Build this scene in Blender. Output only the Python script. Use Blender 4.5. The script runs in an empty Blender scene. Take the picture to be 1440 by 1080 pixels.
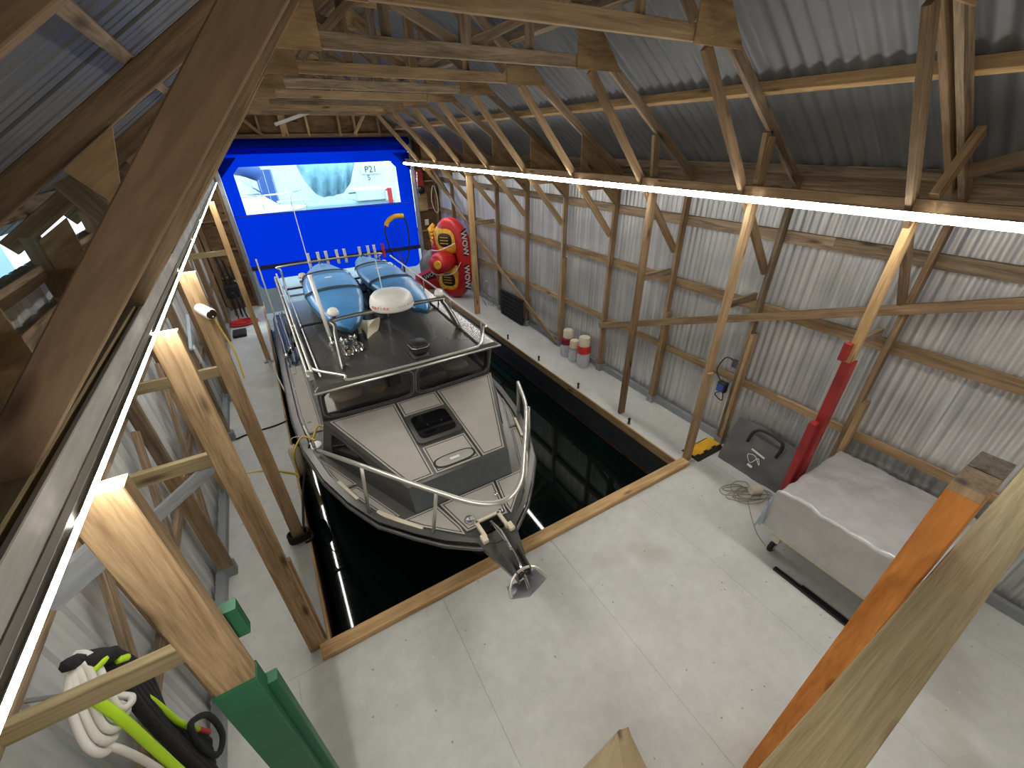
import bpy, bmesh, math, random
from mathutils import Vector, Matrix, noise

scene = bpy.context.scene
COL = scene.collection
random.seed(7)

# ------------------------------------------------------------------ camera
RW = ((0.85994191, -0.51009482, -0.01741246),
      (-0.27509741, -0.43449626, -0.85763303),
      (0.42990852, 0.74230471, -0.5139673))
cam_data = bpy.data.cameras.new('camera')
cam = bpy.data.objects.new('camera', cam_data)
COL.objects.link(cam)
cam_data.sensor_width = 36.0
cam_data.lens = 573.49 / 1440.0 * 36.0
cam_data.clip_start = 0.05
cam_data.clip_end = 300
m = Matrix(((RW[0][0], -RW[1][0], -RW[2][0], 0.0),
            (RW[0][1], -RW[1][1], -RW[2][1], 0.0),
            (RW[0][2], -RW[1][2], -RW[2][2], 3.6),
            (0, 0, 0, 1)))
cam.matrix_world = m
scene.camera = cam

# ------------------------------------------------------------------ world, sky, exposure
world = bpy.data.worlds.new('overcast_sky')
scene.world = world
world.use_nodes = True
bgn = world.node_tree.nodes['Background']
bgn.inputs['Color'].default_value = (0.78, 0.90, 1.0, 1)
bgn.inputs['Strength'].default_value = 3.2
sun_d = bpy.data.lights.new('sun', 'SUN')
sun_d.energy = 2.2
sun_d.angle = math.radians(8)
sun_d.color = (1.0, 0.96, 0.88)
sun = bpy.data.objects.new('sun', sun_d)
COL.objects.link(sun)
sun.rotation_euler = (math.radians(-32), math.radians(14), 0)   # high sun beyond the doorway, shining towards the building's interior end
LED_POWER = 46.0
vs = scene.view_settings
vs.view_transform = 'Standard'
vs.look = 'None'
vs.gamma = 1
vs.use_curve_mapping = False
vs.exposure = 0.22

# ------------------------------------------------------------------ materials
MATS = {}
def _new(name):
    mt = bpy.data.materials.new(name)
    mt.use_nodes = True
    nt = mt.node_tree
    return mt, nt, nt.nodes['Principled BSDF']

def plain(name, col, rough=0.5, metal=0.0, spec=0.5, bump=0.0, bscale=40, var=0.0, vscale=6, coat=0.0):
    """solid paint / plastic / metal with soft procedural variation"""
    if name in MATS: return MATS[name]
    mt, nt, b = _new(name)
    b.inputs['Base Color'].default_value = (*col, 1)
    b.inputs['Roughness'].default_value = rough
    b.inputs['Metallic'].default_value = metal
    b.inputs['Specular IOR Level'].default_value = spec
    b.inputs['Coat Weight'].default_value = coat
    tc = nt.nodes.new('ShaderNodeTexCoord')
    if var > 0:
        n = nt.nodes.new('ShaderNodeTexNoise'); n.inputs['Scale'].default_value = vscale; n.inputs['Detail'].default_value = 5
        nt.links.new(tc.outputs['Object'], n.inputs['Vector'])
        r = nt.nodes.new('ShaderNodeValToRGB')
        r.color_ramp.elements[0].position = 0.3; r.color_ramp.elements[1].position = 0.7
        r.color_ramp.elements[0].color = (*[c*(1-var) for c in col], 1)
        r.color_ramp.elements[1].color = (*[min(1, c*(1+var)) for c in col], 1)
        nt.links.new(n.outputs['Fac'], r.inputs['Fac']); nt.links.new(r.outputs['Color'], b.inputs['Base Color'])
    if bump > 0:
        n2 = nt.nodes.new('ShaderNodeTexNoise'); n2.inputs['Scale'].default_value = bscale; n2.inputs['Detail'].default_value = 4
        nt.links.new(tc.outputs['Object'], n2.inputs['Vector'])
        bp = nt.nodes.new('ShaderNodeBump'); bp.inputs['Strength'].default_value = bump; bp.inputs['Distance'].default_value = 0.02
        nt.links.new(n2.outputs['Fac'], bp.inputs['Height']); nt.links.new(bp.outputs['Normal'], b.inputs['Normal'])
    MATS[name] = mt
    return mt

def wood(name, dark, light, rough=0.75, ring=14.0, knots=0.5, vary=0.25, blo=1.0):
    """sawn lumber: grain runs along local X, each board gets its own offset and tone"""
    if name in MATS: return MATS[name]
    mt, nt, b = _new(name)
    N, L = nt.nodes, nt.links
    tc = N.new('ShaderNodeTexCoord'); oi = N.new('ShaderNodeObjectInfo')
    off = N.new('ShaderNodeVectorMath'); off.operation = 'SCALE'
    cmb = N.new('ShaderNodeCombineXYZ')
    mul = N.new('ShaderNodeMath'); mul.operation = 'MULTIPLY'; mul.inputs[1].default_value = 37.0
    L.new(oi.outputs['Random'], mul.inputs[0])
    for s in 'XYZ': L.new(mul.outputs[0], cmb.inputs[s])
    add = N.new('ShaderNodeVectorMath'); add.operation = 'ADD'
    L.new(tc.outputs['Object'], add.inputs[0]); L.new(cmb.outputs[0], add.inputs[1])
    mp = N.new('ShaderNodeMapping'); mp.inputs['Scale'].default_value = (0.9, ring, ring)
    L.new(add.outputs[0], mp.inputs['Vector'])
    g = N.new('ShaderNodeTexNoise'); g.inputs['Scale'].default_value = 1.6; g.inputs['Detail'].default_value = 7; g.inputs['Roughness'].default_value = 0.62
    g.inputs['Distortion'].default_value = 0.9
    L.new(mp.outputs[0], g.inputs['Vector'])
    fine = N.new('ShaderNodeTexNoise'); fine.inputs['Scale'].default_value = 9; fine.inputs['Detail'].default_value = 3
    L.new(mp.outputs[0], fine.inputs['Vector'])
    blot = N.new('ShaderNodeTexNoise'); blot.inputs['Scale'].default_value = 2.3; blot.inputs['Detail'].default_value = 4
    L.new(add.outputs[0], blot.inputs['Vector'])
    mx = N.new('ShaderNodeMath'); mx.operation = 'MULTIPLY_ADD'; mx.inputs[1].default_value = 0.35
    L.new(fine.outputs['Fac'], mx.inputs[0]); L.new(g.outputs['Fac'], mx.inputs[2])
    r = N.new('ShaderNodeValToRGB')
    r.color_ramp.elements[0].position = 0.48; r.color_ramp.elements[1].position = 0.86
    r.color_ramp.elements[0].color = (*dark, 1); r.color_ramp.elements[1].color = (*light, 1)
    L.new(mx.outputs[0], r.inputs['Fac'])
    # knots
    mp2 = N.new('ShaderNodeMapping'); mp2.inputs['Scale'].default_value = (1.6, 6, 6)
    L.new(add.outputs[0], mp2.inputs['Vector'])
    vo = N.new('ShaderNodeTexVoronoi'); vo.inputs['Scale'].default_value = 1.0
    L.new(mp2.outputs[0], vo.inputs['Vector'])
    kr = N.new('ShaderNodeValToRGB'); kr.color_ramp.elements[0].position = 0.05; kr.color_ramp.elements[1].position = 0.16
    k = 1 - knots
    kr.color_ramp.elements[0].color = (k*.6, k*.5, k*.45, 1); kr.color_ramp.elements[1].color = (1, 1, 1, 1)
    L.new(vo.outputs['Distance'], kr.inputs['Fac'])
    m1 = N.new('ShaderNodeMix'); m1.data_type = 'RGBA'; m1.blend_type = 'MULTIPLY'; m1.inputs['Factor'].default_value = 1
    L.new(r.outputs['Color'], m1.inputs['A']); L.new(kr.outputs['Color'], m1.inputs['B'])
    # blotches and per-board tone
    br = N.new('ShaderNodeMapRange'); br.inputs['From Min'].default_value = 0.3; br.inputs['From Max'].default_value = 0.7
    br.inputs['To Min'].default_value = 1-.2*blo; br.inputs['To Max'].default_value = 1+.13*blo
    L.new(blot.outputs['Fac'], br.inputs['Value'])
    tr = N.new('ShaderNodeMapRange'); tr.inputs['To Min'].default_value = 1 - vary; tr.inputs['To Max'].default_value = 1 + vary
    L.new(oi.outputs['Random'], tr.inputs['Value'])
    mm = N.new('ShaderNodeMath'); mm.operation = 'MULTIPLY'
    L.new(br.outputs[0], mm.inputs[0]); L.new(tr.outputs[0], mm.inputs[1])
    sc = N.new('ShaderNodeVectorMath'); sc.operation = 'SCALE'
    L.new(m1.outputs['Result'], sc.inputs[0]); L.new(mm.outputs[0], sc.inputs['Scale'])
    L.new(sc.outputs[0], b.inputs['Base Color'])
    b.inputs['Roughness'].default_value = rough
    b.inputs['Specular IOR Level'].default_value = 0.25
    bp = N.new('ShaderNodeBump'); bp.inputs['Strength'].default_value = 0.25; bp.inputs['Distance'].default_value = 0.004
    L.new(mx.outputs[0], bp.inputs['Height']); L.new(bp.outputs['Normal'], b.inputs['Normal'])
    MATS[name] = mt
    return mt

def floor_mat():
    mt, nt, b = _new('painted_plywood_deck')
    N, L = nt.nodes, nt.links
    tc = N.new('ShaderNodeTexCoord')
    n1 = N.new('ShaderNodeTexNoise'); n1.inputs['Scale'].default_value = 1.3; n1.inputs['Detail'].default_value = 8; n1.inputs['Roughness'].default_value = .65
    n2 = N.new('ShaderNodeTexNoise'); n2.inputs['Scale'].default_value = 9; n2.inputs['Detail'].default_value = 8; n2.inputs['Roughness'].default_value = .7
    n3 = N.new('ShaderNodeTexNoise'); n3.inputs['Scale'].default_value = 0.9; n3.inputs['Detail'].default_value = 3
    vo = N.new('ShaderNodeTexVoronoi'); vo.inputs['Scale'].default_value = 7.5
    vo2 = N.new('ShaderNodeTexVoronoi'); vo2.inputs['Scale'].default_value = 5.1
    for n in (n1, n2, n3, vo, vo2): L.new(tc.outputs['Object'], n.inputs['Vector'])
    r = N.new('ShaderNodeValToRGB')
    r.color_ramp.elements[0].position = .32; r.color_ramp.elements[1].position = .68
    r.color_ramp.elements[0].color = (.48, .485, .455, 1); r.color_ramp.elements[1].color = (.65, .655, .625, 1)
    ad = N.new('ShaderNodeMath'); ad.operation = 'MULTIPLY_ADD'; ad.inputs[1].default_value = .45
    sb = N.new('ShaderNodeMath'); sb.operation = 'MULTIPLY'; sb.inputs[1].default_value = .62
    L.new(n1.outputs['Fac'], sb.inputs[0]); L.new(n2.outputs['Fac'], ad.inputs[0]); L.new(sb.outputs[0], ad.inputs[2])
    L.new(ad.outputs[0], r.inputs['Fac'])
    # brown scuffs
    sr = N.new('ShaderNodeValToRGB'); sr.color_ramp.elements[0].position = .60; sr.color_ramp.elements[1].position = .74
    sr.color_ramp.elements[0].color = (0, 0, 0, 1); sr.color_ramp.elements[1].color = (.55, .55, .55, 1)
    L.new(n3.outputs['Fac'], sr.inputs['Fac'])
    mx = N.new('ShaderNodeMix'); mx.data_type = 'RGBA'
    mx.inputs['B'].default_value = (.36, .32, .25, 1)
    L.new(sr.outputs['Color'], mx.inputs['Factor']); L.new(r.outputs['Color'], mx.inputs['A'])
    # dark specks and pale drips of their own shape
    kr = N.new('ShaderNodeValToRGB'); kr.color_ramp.elements[0].position = .035; kr.color_ramp.elements[1].position = .075
    kr.color_ramp.elements[0].color = (.35, .34, .31, 1); kr.color_ramp.elements[1].color = (1, 1, 1, 1)
    L.new(vo.outputs['Distance'], kr.inputs['Fac'])
    m2 = N.new('ShaderNodeMix'); m2.data_type = 'RGBA'; m2.blend_type = 'MULTIPLY'; m2.inputs['Factor'].default_value = .8
    L.new(mx.outputs['Result'], m2.inputs['A']); L.new(kr.outputs['Color'], m2.inputs['B'])
    wr = N.new('ShaderNodeValToRGB'); wr.color_ramp.elements[0].position = .02; wr.color_ramp.elements[1].position = .04
    wr.color_ramp.elements[0].color = (.5, .5, .5, 1); wr.color_ramp.elements[1].color = (0, 0, 0, 1)
    L.new(vo2.outputs['Distance'], wr.inputs['Fac'])
    m3 = N.new('ShaderNodeMix'); m3.data_type = 'RGBA'; m3.inputs['B'].default_value = (.85, .85, .82, 1)
    L.new(wr.outputs['Color'], m3.inputs['Factor']); L.new(m2.outputs['Result'], m3.inputs['A'])
    L.new(m3.outputs['Result'], b.inputs['Base Color'])
    b.inputs['Roughness'].default_value = .55
    b.inputs['Specular IOR Level'].default_value = .35
    bp = N.new('ShaderNodeBump'); bp.inputs['Strength'].default_value = .15; bp.inputs['Distance'].default_value = .01
    L.new(n2.outputs['Fac'], bp.inputs['Height']); L.new(bp.outputs['Normal'], b.inputs['Normal'])
    return mt

def emit_mat(name, col, power):
    mt, nt, b = _new(name)
    b.inputs['Base Color'].default_value = (.9, .9, .9, 1)
    b.inputs['Emission Color'].default_value = (*col, 1)
    b.inputs['Emission Strength'].default_value = power
    return mt

def glass_mat(name, tint, alpha_reflect=0.12, rough=0.02):
    """thin pane: mostly see-through, with a fresnel reflection"""
    mt = bpy.data.materials.new(name); mt.use_nodes = True
    nt = mt.node_tree; nt.nodes.clear(); N, L = nt.nodes, nt.links
    out = N.new('ShaderNodeOutputMaterial'); tr = N.new('ShaderNodeBsdfTransparent'); gl = N.new('ShaderNodeBsdfGlossy')
    tr.inputs['Color'].default_value = (*tint, 1); gl.inputs['Roughness'].default_value = rough
    fr = N.new('ShaderNodeFresnel'); fr.inputs['IOR'].default_value = 1.5
    mx = N.new('ShaderNodeMixShader'); mp = N.new('ShaderNodeMath'); mp.operation = 'ADD'; mp.inputs[1].default_value = alpha_reflect * .3
    L.new(fr.outputs[0], mp.inputs[0]); L.new(mp.outputs[0], mx.inputs['Fac'])
    L.new(tr.outputs[0], mx.inputs[1]); L.new(gl.outputs[0], mx.inputs[2]); L.new(mx.outputs[0], out.inputs['Surface'])
    return mt

def curtain_mat(name, col, trans=0.75):
    mt = bpy.data.materials.new(name); mt.use_nodes = True
    nt = mt.node_tree; nt.nodes.clear(); N, L = nt.nodes, nt.links
    out = N.new('ShaderNodeOutputMaterial'); d = N.new('ShaderNodeBsdfDiffuse'); t = N.new('ShaderNodeBsdfTranslucent')
    tc = N.new('ShaderNodeTexCoord'); n = N.new('ShaderNodeTexNoise'); n.inputs['Scale'].default_value = 1.5; n.inputs['Detail'].default_value = 3
    L.new(tc.outputs['Object'], n.inputs['Vector'])
    r = N.new('ShaderNodeValToRGB'); r.color_ramp.elements[0].color = (*[c*.85 for c in col], 1); r.color_ramp.elements[1].color = (*col, 1)
    L.new(n.outputs['Fac'], r.inputs['Fac'])
    L.new(r.outputs['Color'], d.inputs['Color']); L.new(r.outputs['Color'], t.inputs['Color'])
    mx = N.new('ShaderNodeMixShader'); mx.inputs['Fac'].default_value = trans
    L.new(d.outputs[0], mx.inputs[1]); L.new(t.outputs[0], mx.inputs[2]); L.new(mx.outputs[0], out.inputs['Surface'])
    return mt

def water_mat():
    mt, nt, b = _new('dark_harbour_water')
    b.inputs['Base Color'].default_value = (.002, .006, .005, 1)
    b.inputs['Roughness'].default_value = .03
    b.inputs['IOR'].default_value = 1.33
    N, L = nt.nodes, nt.links
    tc = N.new('ShaderNodeTexCoord'); n = N.new('ShaderNodeTexNoise'); n.inputs['Scale'].default_value = 2.2; n.inputs['Detail'].default_value = 2
    L.new(tc.outputs['Object'], n.inputs['Vector'])
    bp = N.new('ShaderNodeBump'); bp.inputs['Strength'].default_value = .006; bp.inputs['Distance'].default_value = .02
    L.new(n.outputs['Fac'], bp.inputs['Height']); L.new(bp.outputs['Normal'], b.inputs['Normal'])
    return mt

M_TAN = wood('wood_tan', (.215, .135, .068), (.45, .315, .175))
M_BROWN = wood('wood_brown', (.135, .085, .045), (.32, .215, .12), knots=.6)
M_OLD = wood('wood_weathered', (.12, .085, .055), (.38, .28, .18), knots=.55, vary=.35)
M_HONEY = wood('wood_honey', (.36, .215, .09), (.62, .42, .21), vary=.12)
M_OLIVE = wood('wood_olive', (.24, .185, .095), (.40, .32, .18), ring=26, vary=.08, knots=.3, blo=.3)
M_ORANGE = wood('wood_orange_stain', (.38, .125, .022), (.62, .25, .06), ring=8, vary=.05)
M_PLY = wood('plywood', (.20, .12, .055), (.42, .28, .14), ring=5, knots=.7)
M_PLANK = wood('wood_plank_smooth', (.17, .10, .055), (.31, .20, .115), ring=5, knots=.45, vary=.05)
M_PALEW = wood('wood_pale', (.50, .48, .44), (.70, .68, .63), ring=8, knots=.2, vary=.04)
M_GREYW = wood('wood_grey_painted', (.30, .32, .33), (.46, .48, .48), ring=8, knots=.2, vary=.06)
M_GREEN = plain('paint_green', (.015, .13, .06), .5, var=.12)
M_RED = plain('paint_red', (.30, .018, .018), .5, var=.25)
M_FLOOR = floor_mat()
M_GALV0 = plain('galvanised_sheet', (.66, .665, .66), .38, .40, bump=.03, bscale=8, var=.10, vscale=2.5)
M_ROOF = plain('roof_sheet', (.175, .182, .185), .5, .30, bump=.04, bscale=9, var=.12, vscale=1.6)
def streaky(name, lo, hi, rough, metal):
    mt, nt, b = _new(name); N, L = nt.nodes, nt.links
    tc = N.new('ShaderNodeTexCoord'); oi = N.new('ShaderNodeObjectInfo')
    ad = N.new('ShaderNodeVectorMath'); ad.operation = 'ADD'; L.new(tc.outputs['Object'], ad.inputs[0])
    sc = N.new('ShaderNodeMath'); sc.operation = 'MULTIPLY'; sc.inputs[1].default_value = 23; L.new(oi.outputs['Random'], sc.inputs[0]); L.new(sc.outputs[0], ad.inputs[1])
    mp = N.new('ShaderNodeMapping'); mp.inputs['Scale'].default_value = (22, .45, 1); L.new(ad.outputs[0], mp.inputs['Vector'])
    n = N.new('ShaderNodeTexNoise'); n.inputs['Scale'].default_value = 1; n.inputs['Detail'].default_value = 5; L.new(mp.outputs[0], n.inputs['Vector'])
    n2 = N.new('ShaderNodeTexNoise'); n2.inputs['Scale'].default_value = 1.4; n2.inputs['Detail'].default_value = 4; L.new(ad.outputs[0], n2.inputs['Vector'])
    mm = N.new('ShaderNodeMath'); mm.operation = 'MULTIPLY_ADD'; mm.inputs[1].default_value = .5; L.new(n2.outputs['Fac'], mm.inputs[0])
    h = N.new('ShaderNodeMath'); h.operation = 'MULTIPLY'; h.inputs[1].default_value = .55; L.new(n.outputs['Fac'], h.inputs[0]); L.new(h.outputs[0], mm.inputs[2])
    r = N.new('ShaderNodeValToRGB'); r.color_ramp.elements[0].position = .38; r.color_ramp.elements[1].position = .66
    r.color_ramp.elements[0].color = (*lo, 1); r.color_ramp.elements[1].color = (*hi, 1); L.new(mm.outputs[0], r.inputs['Fac']); L.new(r.outputs['Color'], b.inputs['Base Color'])
    b.inputs['Roughness'].default_value = rough; b.inputs['Metallic'].default_value = metal
    return mt
M_GALV = streaky('galvanised_sheet_streaked', (.40, .405, .40), (.70, .70, .69), .33, .45)
M_SIDING = plain('grey_siding', (.60, .61, .60), .5, .15, var=.12, vscale=1.8)
M_SILL = plain('grey_sill_paint', (.26, .28, .29), .7, var=.15)
M_FLOAT = plain('dock_float_side', (.045, .05, .06), .6, var=.35, vscale=3)
M_ALGAE = plain('algae_band', (.10, .045, .018), .8, var=.5, vscale=8)
M_LED = {.034: emit_mat('led_diffuser_wide', (1.0, .965, .90), LED_POWER), .019: emit_mat('led_diffuser_slim', (1.0, .965, .90), LED_POWER*1.5)}
M_WHITE = plain('white_plastic', (.78, .77, .72), .35)
M_CREAM = plain('cream_plastic', (.74, .66, .50), .4)
M_BLACK = plain('black_plastic', (.012, .012, .013), .4)
M_RUBBER = plain('black_rubber', (.018, .018, .018), .8)
M_HULL = plain('boat_grey_paint', (.105, .103, .095), .30, .35, var=.10, vscale=3)
M_ROOFP = plain('boat_roof_paint', (.085, .084, .078), .22, .25, var=.14, vscale=2.2, coat=.3)
M_BLUEG = plain('boat_blue_grey', (.115, .13, .135), .35, .3, var=.1)
M_ALU = plain('satin_aluminium', (.74, .72, .66), .34, .8)
M_CHROME = plain('chrome', (.82, .82, .80), .08, 1.0)
M_PAD = plain('deck_pad_grey', (.42, .395, .355), .85, var=.06, vscale=5, bump=.2, bscale=300)
M_PADLINE = plain('deck_pad_groove', (.03, .028, .025), .9)
M_GLASSK = plain('black_acrylic', (.006, .006, .007), .05)
M_PANE = glass_mat('cabin_glass', (.97, .98, .98), .08)
M_VINYL = glass_mat('clear_vinyl', (.72, .93, 1.0), .15, .08)
M_CURT = curtain_mat('blue_curtain_vinyl', (.0, .022, .44))
M_CURT_D = curtain_mat('blue_curtain_double', (.0, .02, .38), .6)
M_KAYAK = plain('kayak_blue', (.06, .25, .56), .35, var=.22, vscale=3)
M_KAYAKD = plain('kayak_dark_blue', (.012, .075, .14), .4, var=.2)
M_TOWRED = plain('towable_red', (.52, .018, .02), .4, var=.1)
M_TOWYEL = plain('towable_yellow', (.80, .42, .03), .5, var=.3, vscale=14)
M_TARP = plain('silver_tarp', (.50, .50, .49), .36, .35, bump=.28, bscale=20, var=.08)
M_TARPB = plain('tarp_blue_side', (.42, .48, .58), .5, .1, var=.06)
M_BAG = plain('grey_bag_fabric', (.13, .13, .125), .85, bump=.2, bscale=60, var=.12)
M_KHAKI = plain('khaki_canvas', (.52, .41, .25), .85, bump=.15, bscale=120, var=.08)
M_YELLOW = plain('safety_yellow', (.80, .43, .02), .6, var=.15)
M_LIME = plain('lime_webbing', (.50, .80, .02), .6)
M_YROPE = plain('yellow_rope', (.62, .45, .08), .8)
M_WROPE = plain('white_rope', (.70, .68, .62), .8)
M_KROPE = plain('black_rope', (.015, .015, .016), .85, bump=.4, bscale=90)
M_STEEL = plain('grey_steel', (.40, .41, .42), .35, .9)
M_BEIGE = plain('beige_frame_paint', (.55, .54, .42), .5)
M_WATER = water_mat()
M_WPAINT = plain('white_wall_paint', (.80, .82, .82), .6, var=.05)
M_BPAINT = plain('blue_door_paint', (.05, .12, .38), .6)
M_DGREY = plain('dark_grey_trim', (.05, .05, .05), .5)
M_PALEBLUE = plain('pale_blue_tarp', (.30, .55, .66), .6, var=.18, vscale=4, bump=.3, bscale=10)
M_REDPL = plain('bright_red_plastic', (.65, .03, .03), .45)
M_HDPE = plain('frosted_jug_plastic', (.60, .62, .66), .35, var=.1)
M_SKYB = plain('pale_blue_siding', (.35, .62, .72), .5)

# ------------------------------------------------------------------ object helpers
WM = {}
def link(o, parent=None, W=None):
    COL.objects.link(o)
    W = W or Matrix.Identity(4)
    WM[o] = W
    if parent is not None:
        o.parent = parent
        o.matrix_parent_inverse = WM[parent].inverted()
    o.matrix_basis = W
    return o

def tag(o, label=None, cat=None, group=None, kind=None):
    if label: o['label'] = label
    if cat: o['category'] = cat
    if group: o['group'] = group
    if kind: o['kind'] = kind
    return o

def empty(name, loc, label=None, cat=None, group=None, kind=None, parent=None):
    o = bpy.data.objects.new(name, None)
    o.empty_display_size = .1
    link(o, parent, Matrix.Translation(Vector(loc)))
    return tag(o, label, cat, group, kind)

def mesh_obj(name, verts, faces, mat, parent=None, W=None, smooth=False, mats=None, midx=None):
    me = bpy.data.meshes.new(name)
    me.from_pydata([tuple(v) for v in verts], [], faces)
    for mt in (mats or [mat]): me.materials.append(mt)
    if midx: me.polygons.foreach_set('material_index', midx)
    if smooth: me.polygons.foreach_set('use_smooth', [True]*len(me.polygons))
    me.update()
    o = bpy.data.objects.new(name, me)
    return link(o, parent, W)

class MB:
    """collects geometry of ONE part"""
    def __init__(s): s.v = []; s.f = []; s.mi = []
    def add(s, vs, fs, mi=0):
        n = len(s.v); s.v += [Vector(v) for v in vs]; s.f += [tuple(i+n for i in f) for f in fs]; s.mi += [mi]*len(fs)
    def box(s, x0, x1, y0, y1, z0, z1, mi=0):
        s.add([(x0,y0,z0),(x1,y0,z0),(x1,y1,z0),(x0,y1,z0),(x0,y0,z1),(x1,y0,z1),(x1,y1,z1),(x0,y1,z1)],
              [(0,3,2,1),(4,5,6,7),(0,1,5,4),(1,2,6,5),(2,3,7,6),(3,0,4,7)], mi)
    def prism(s, poly, z0, z1, mi=0, mtop=None):
        n = len(poly)
        s.add([(p[0],p[1],z0) for p in poly]+[(p[0],p[1],z1) for p in poly],
              [tuple(reversed(range(n)))]+[(i,(i+1)%n,n+(i+1)%n,n+i) for i in range(n)], mi)
        s.f.append(tuple(range(len(s.v)-n, len(s.v)))); s.mi.append(mi if mtop is None else mtop)
    def tube(s, pts, r, seg=8, closed=False, mi=0, caps=True):
        pts = [Vector(p) for p in pts]; n = len(pts)
        rr = r if isinstance(r, (list, tuple)) else [r]*n
        t0 = (pts[1]-pts[0]).normalized()
        u = t0.orthogonal().normalized(); rings = []
        for i, p in enumerate(pts):
            a = pts[(i-1) % n] if (closed or i > 0) else pts[i]
            c = pts[(i+1) % n] if (closed or i < n-1) else pts[i]
            t = (c-a).normalized()
            u = (u - t*u.dot(t))
            u = u.normalized() if u.length > 1e-6 else t.orthogonal().normalized()
            w = t.cross(u)
            rings.append([p + (u*math.cos(2*math.pi*k/seg) + w*math.sin(2*math.pi*k/seg))*rr[i] for k in range(seg)])
        vs = [v for rg in rings for v in rg]; fs = []
        for i in range(n if closed else n-1):
            j = (i+1) % n
            for k in range(seg):
                l = (k+1) % seg
                fs.append((i*seg+k, i*seg+l, j*seg+l, j*seg+k))
        if caps and not closed:
            fs.append(tuple(reversed(range(seg)))); fs.append(tuple((n-1)*seg+k for k in range(seg)))
        s.add(vs, fs, mi)
    def lathe(s, prof, c=(0,0,0), seg=20, axis='z', mi=0):
        vs = []; fs = []; n = len(prof)
        for k in range(seg):
            a = 2*math.pi*k/seg
            for r, h in prof:
                p = (r*math.cos(a), r*math.sin(a), h)
                if axis == 'y': p = (p[0], p[2], p[1])
                if axis == 'x': p = (p[2], p[0], p[1])
                vs.append((p[0]+c[0], p[1]+c[1], p[2]+c[2]))
        for k in range(seg):
            l = (k+1) % seg
            for i in range(n-1): fs.append((k*n+i, l*n+i, l*n+i+1, k*n+i+1))
        s.add(vs, fs, mi)
    def build(s, name, mat, parent=None, W=None, smooth=False, mats=None):
        return mesh_obj(name, s.v, s.f, mat, parent, W, smooth, mats, s.mi if mats else None)

def autosmooth(o, ang=40):
    me = o.data
    me.polygons.foreach_set('use_smooth', [True]*len(me.polygons))
    try: me.set_sharp_from_angle(angle=math.radians(ang))
    except Exception: pass
    return o

def bevel(o, w=.005, seg=2, ang=30):
    bm = bmesh.new(); bm.from_mesh(o.data)
    bm.normal_update()
    es = [e for e in bm.edges if len(e.link_faces) == 2 and e.calc_face_angle(0) > math.radians(ang)]
    bmesh.ops.bevel(bm, geom=es, offset=w, segments=seg, affect='EDGES', clamp_overlap=True, profile=.5)
    bm.to_mesh(o.data); bm.free()
    return o

def cr(pts, n=8, closed=False):
    """Catmull-Rom through points"""
    P = [Vector(p) for p in pts]; out = []; N = len(P)
    rng = range(N if closed else N-1)
    for i in rng:
        p0 = P[(i-1) % N] if (closed or i > 0) else P[i]
        p1 = P[i]; p2 = P[(i+1) % N]
        p3 = P[(i+2) % N] if (closed or i+2 < N) else P[(i+1) % N]
        for k in range(n):
            t = k/n
            out.append(.5*((2*p1)+(p2-p0)*t+(2*p0-5*p1+4*p2-p3)*t*t+(3*p1-p0-3*p2+p3)*t**3))
    if not closed: out.append(P[-1])
    return out

def frame(p0, p1, nrm):
    p0, p1 = Vector(p0), Vector(p1)
    x = (p1-p0).normalized(); z = Vector(nrm); z = (z - x*z.dot(x)).normalized(); y = z.cross(x)
    W = Matrix((( x.x, y.x, z.x, 0), (x.y, y.y, z.y, 0), (x.z, y.z, z.z, 0), (0, 0, 0, 1)))
    c = (p0+p1)/2
    return Matrix.Translation(c) @ W, (p1-p0).length

def board(name, p0, p1, w, t, nrm, mat, parent=None, ch=.003):
    """one plank: centre line p0-p1, width w across, thickness t along nrm; own local X = grain"""
    W, L = frame(p0, p1, nrm)
    h, a, b = L/2, w/2, t/2
    c = min(ch, a*.3, b*.3)
    sec = [(-a+c,-b),(a-c,-b),(a,-b+c),(a,b-c),(a-c,b),(-a+c,b),(-a,b-c),(-a,-b+c)]
    vs = [(-h,y,z) for y,z in sec]+[(h,y,z) for y,z in sec]
    fs = [tuple(reversed(range(8))), tuple(range(8,16))]+[(i,(i+1)%8,8+(i+1)%8,8+i) for i in range(8)]
    return mesh_obj(name, vs, fs, mat, parent, W)

def slab(name, poly, nrm, t, mat, parent=None):
    """flat polygon (3D points) given thickness t along nrm, own local frame"""
    P = [Vector(p) for p in poly]
    W, _ = frame(P[0], P[1], nrm)
    Wi = W.inverted()
    l = [Wi @ p for p in P]; n = len(l)
    vs = [(p.x, p.y, p.z-t/2) for p in l]+[(p.x, p.y, p.z+t/2) for p in l]
    fs = [tuple(reversed(range(n))), tuple(range(n, 2*n))]+[(i,(i+1)%n,n+(i+1)%n,n+i) for i in range(n)]
    o = mesh_obj(name, vs, fs, mat, parent, W)
    bm = bmesh.new(); bm.from_mesh(o.data); bmesh.ops.recalc_face_normals(bm, faces=bm.faces); bm.to_mesh(o.data); bm.free()
    return o

def copy_tree(o, W, parent=None):
    """copy a thing with parts and sub-parts; W is the delta transform in world space"""
    def rec(s, par):
        c = s.copy(); COL.objects.link(c)
        WM[c] = W @ WM[s]
        c.parent = par
        if par is not None: c.matrix_parent_inverse = WM[par].inverted()
        c.matrix_basis = WM[c]
        for ch in [q for q in WM if q.parent == s]: rec(ch, c)
        return c
    return rec(o, parent)

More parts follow.
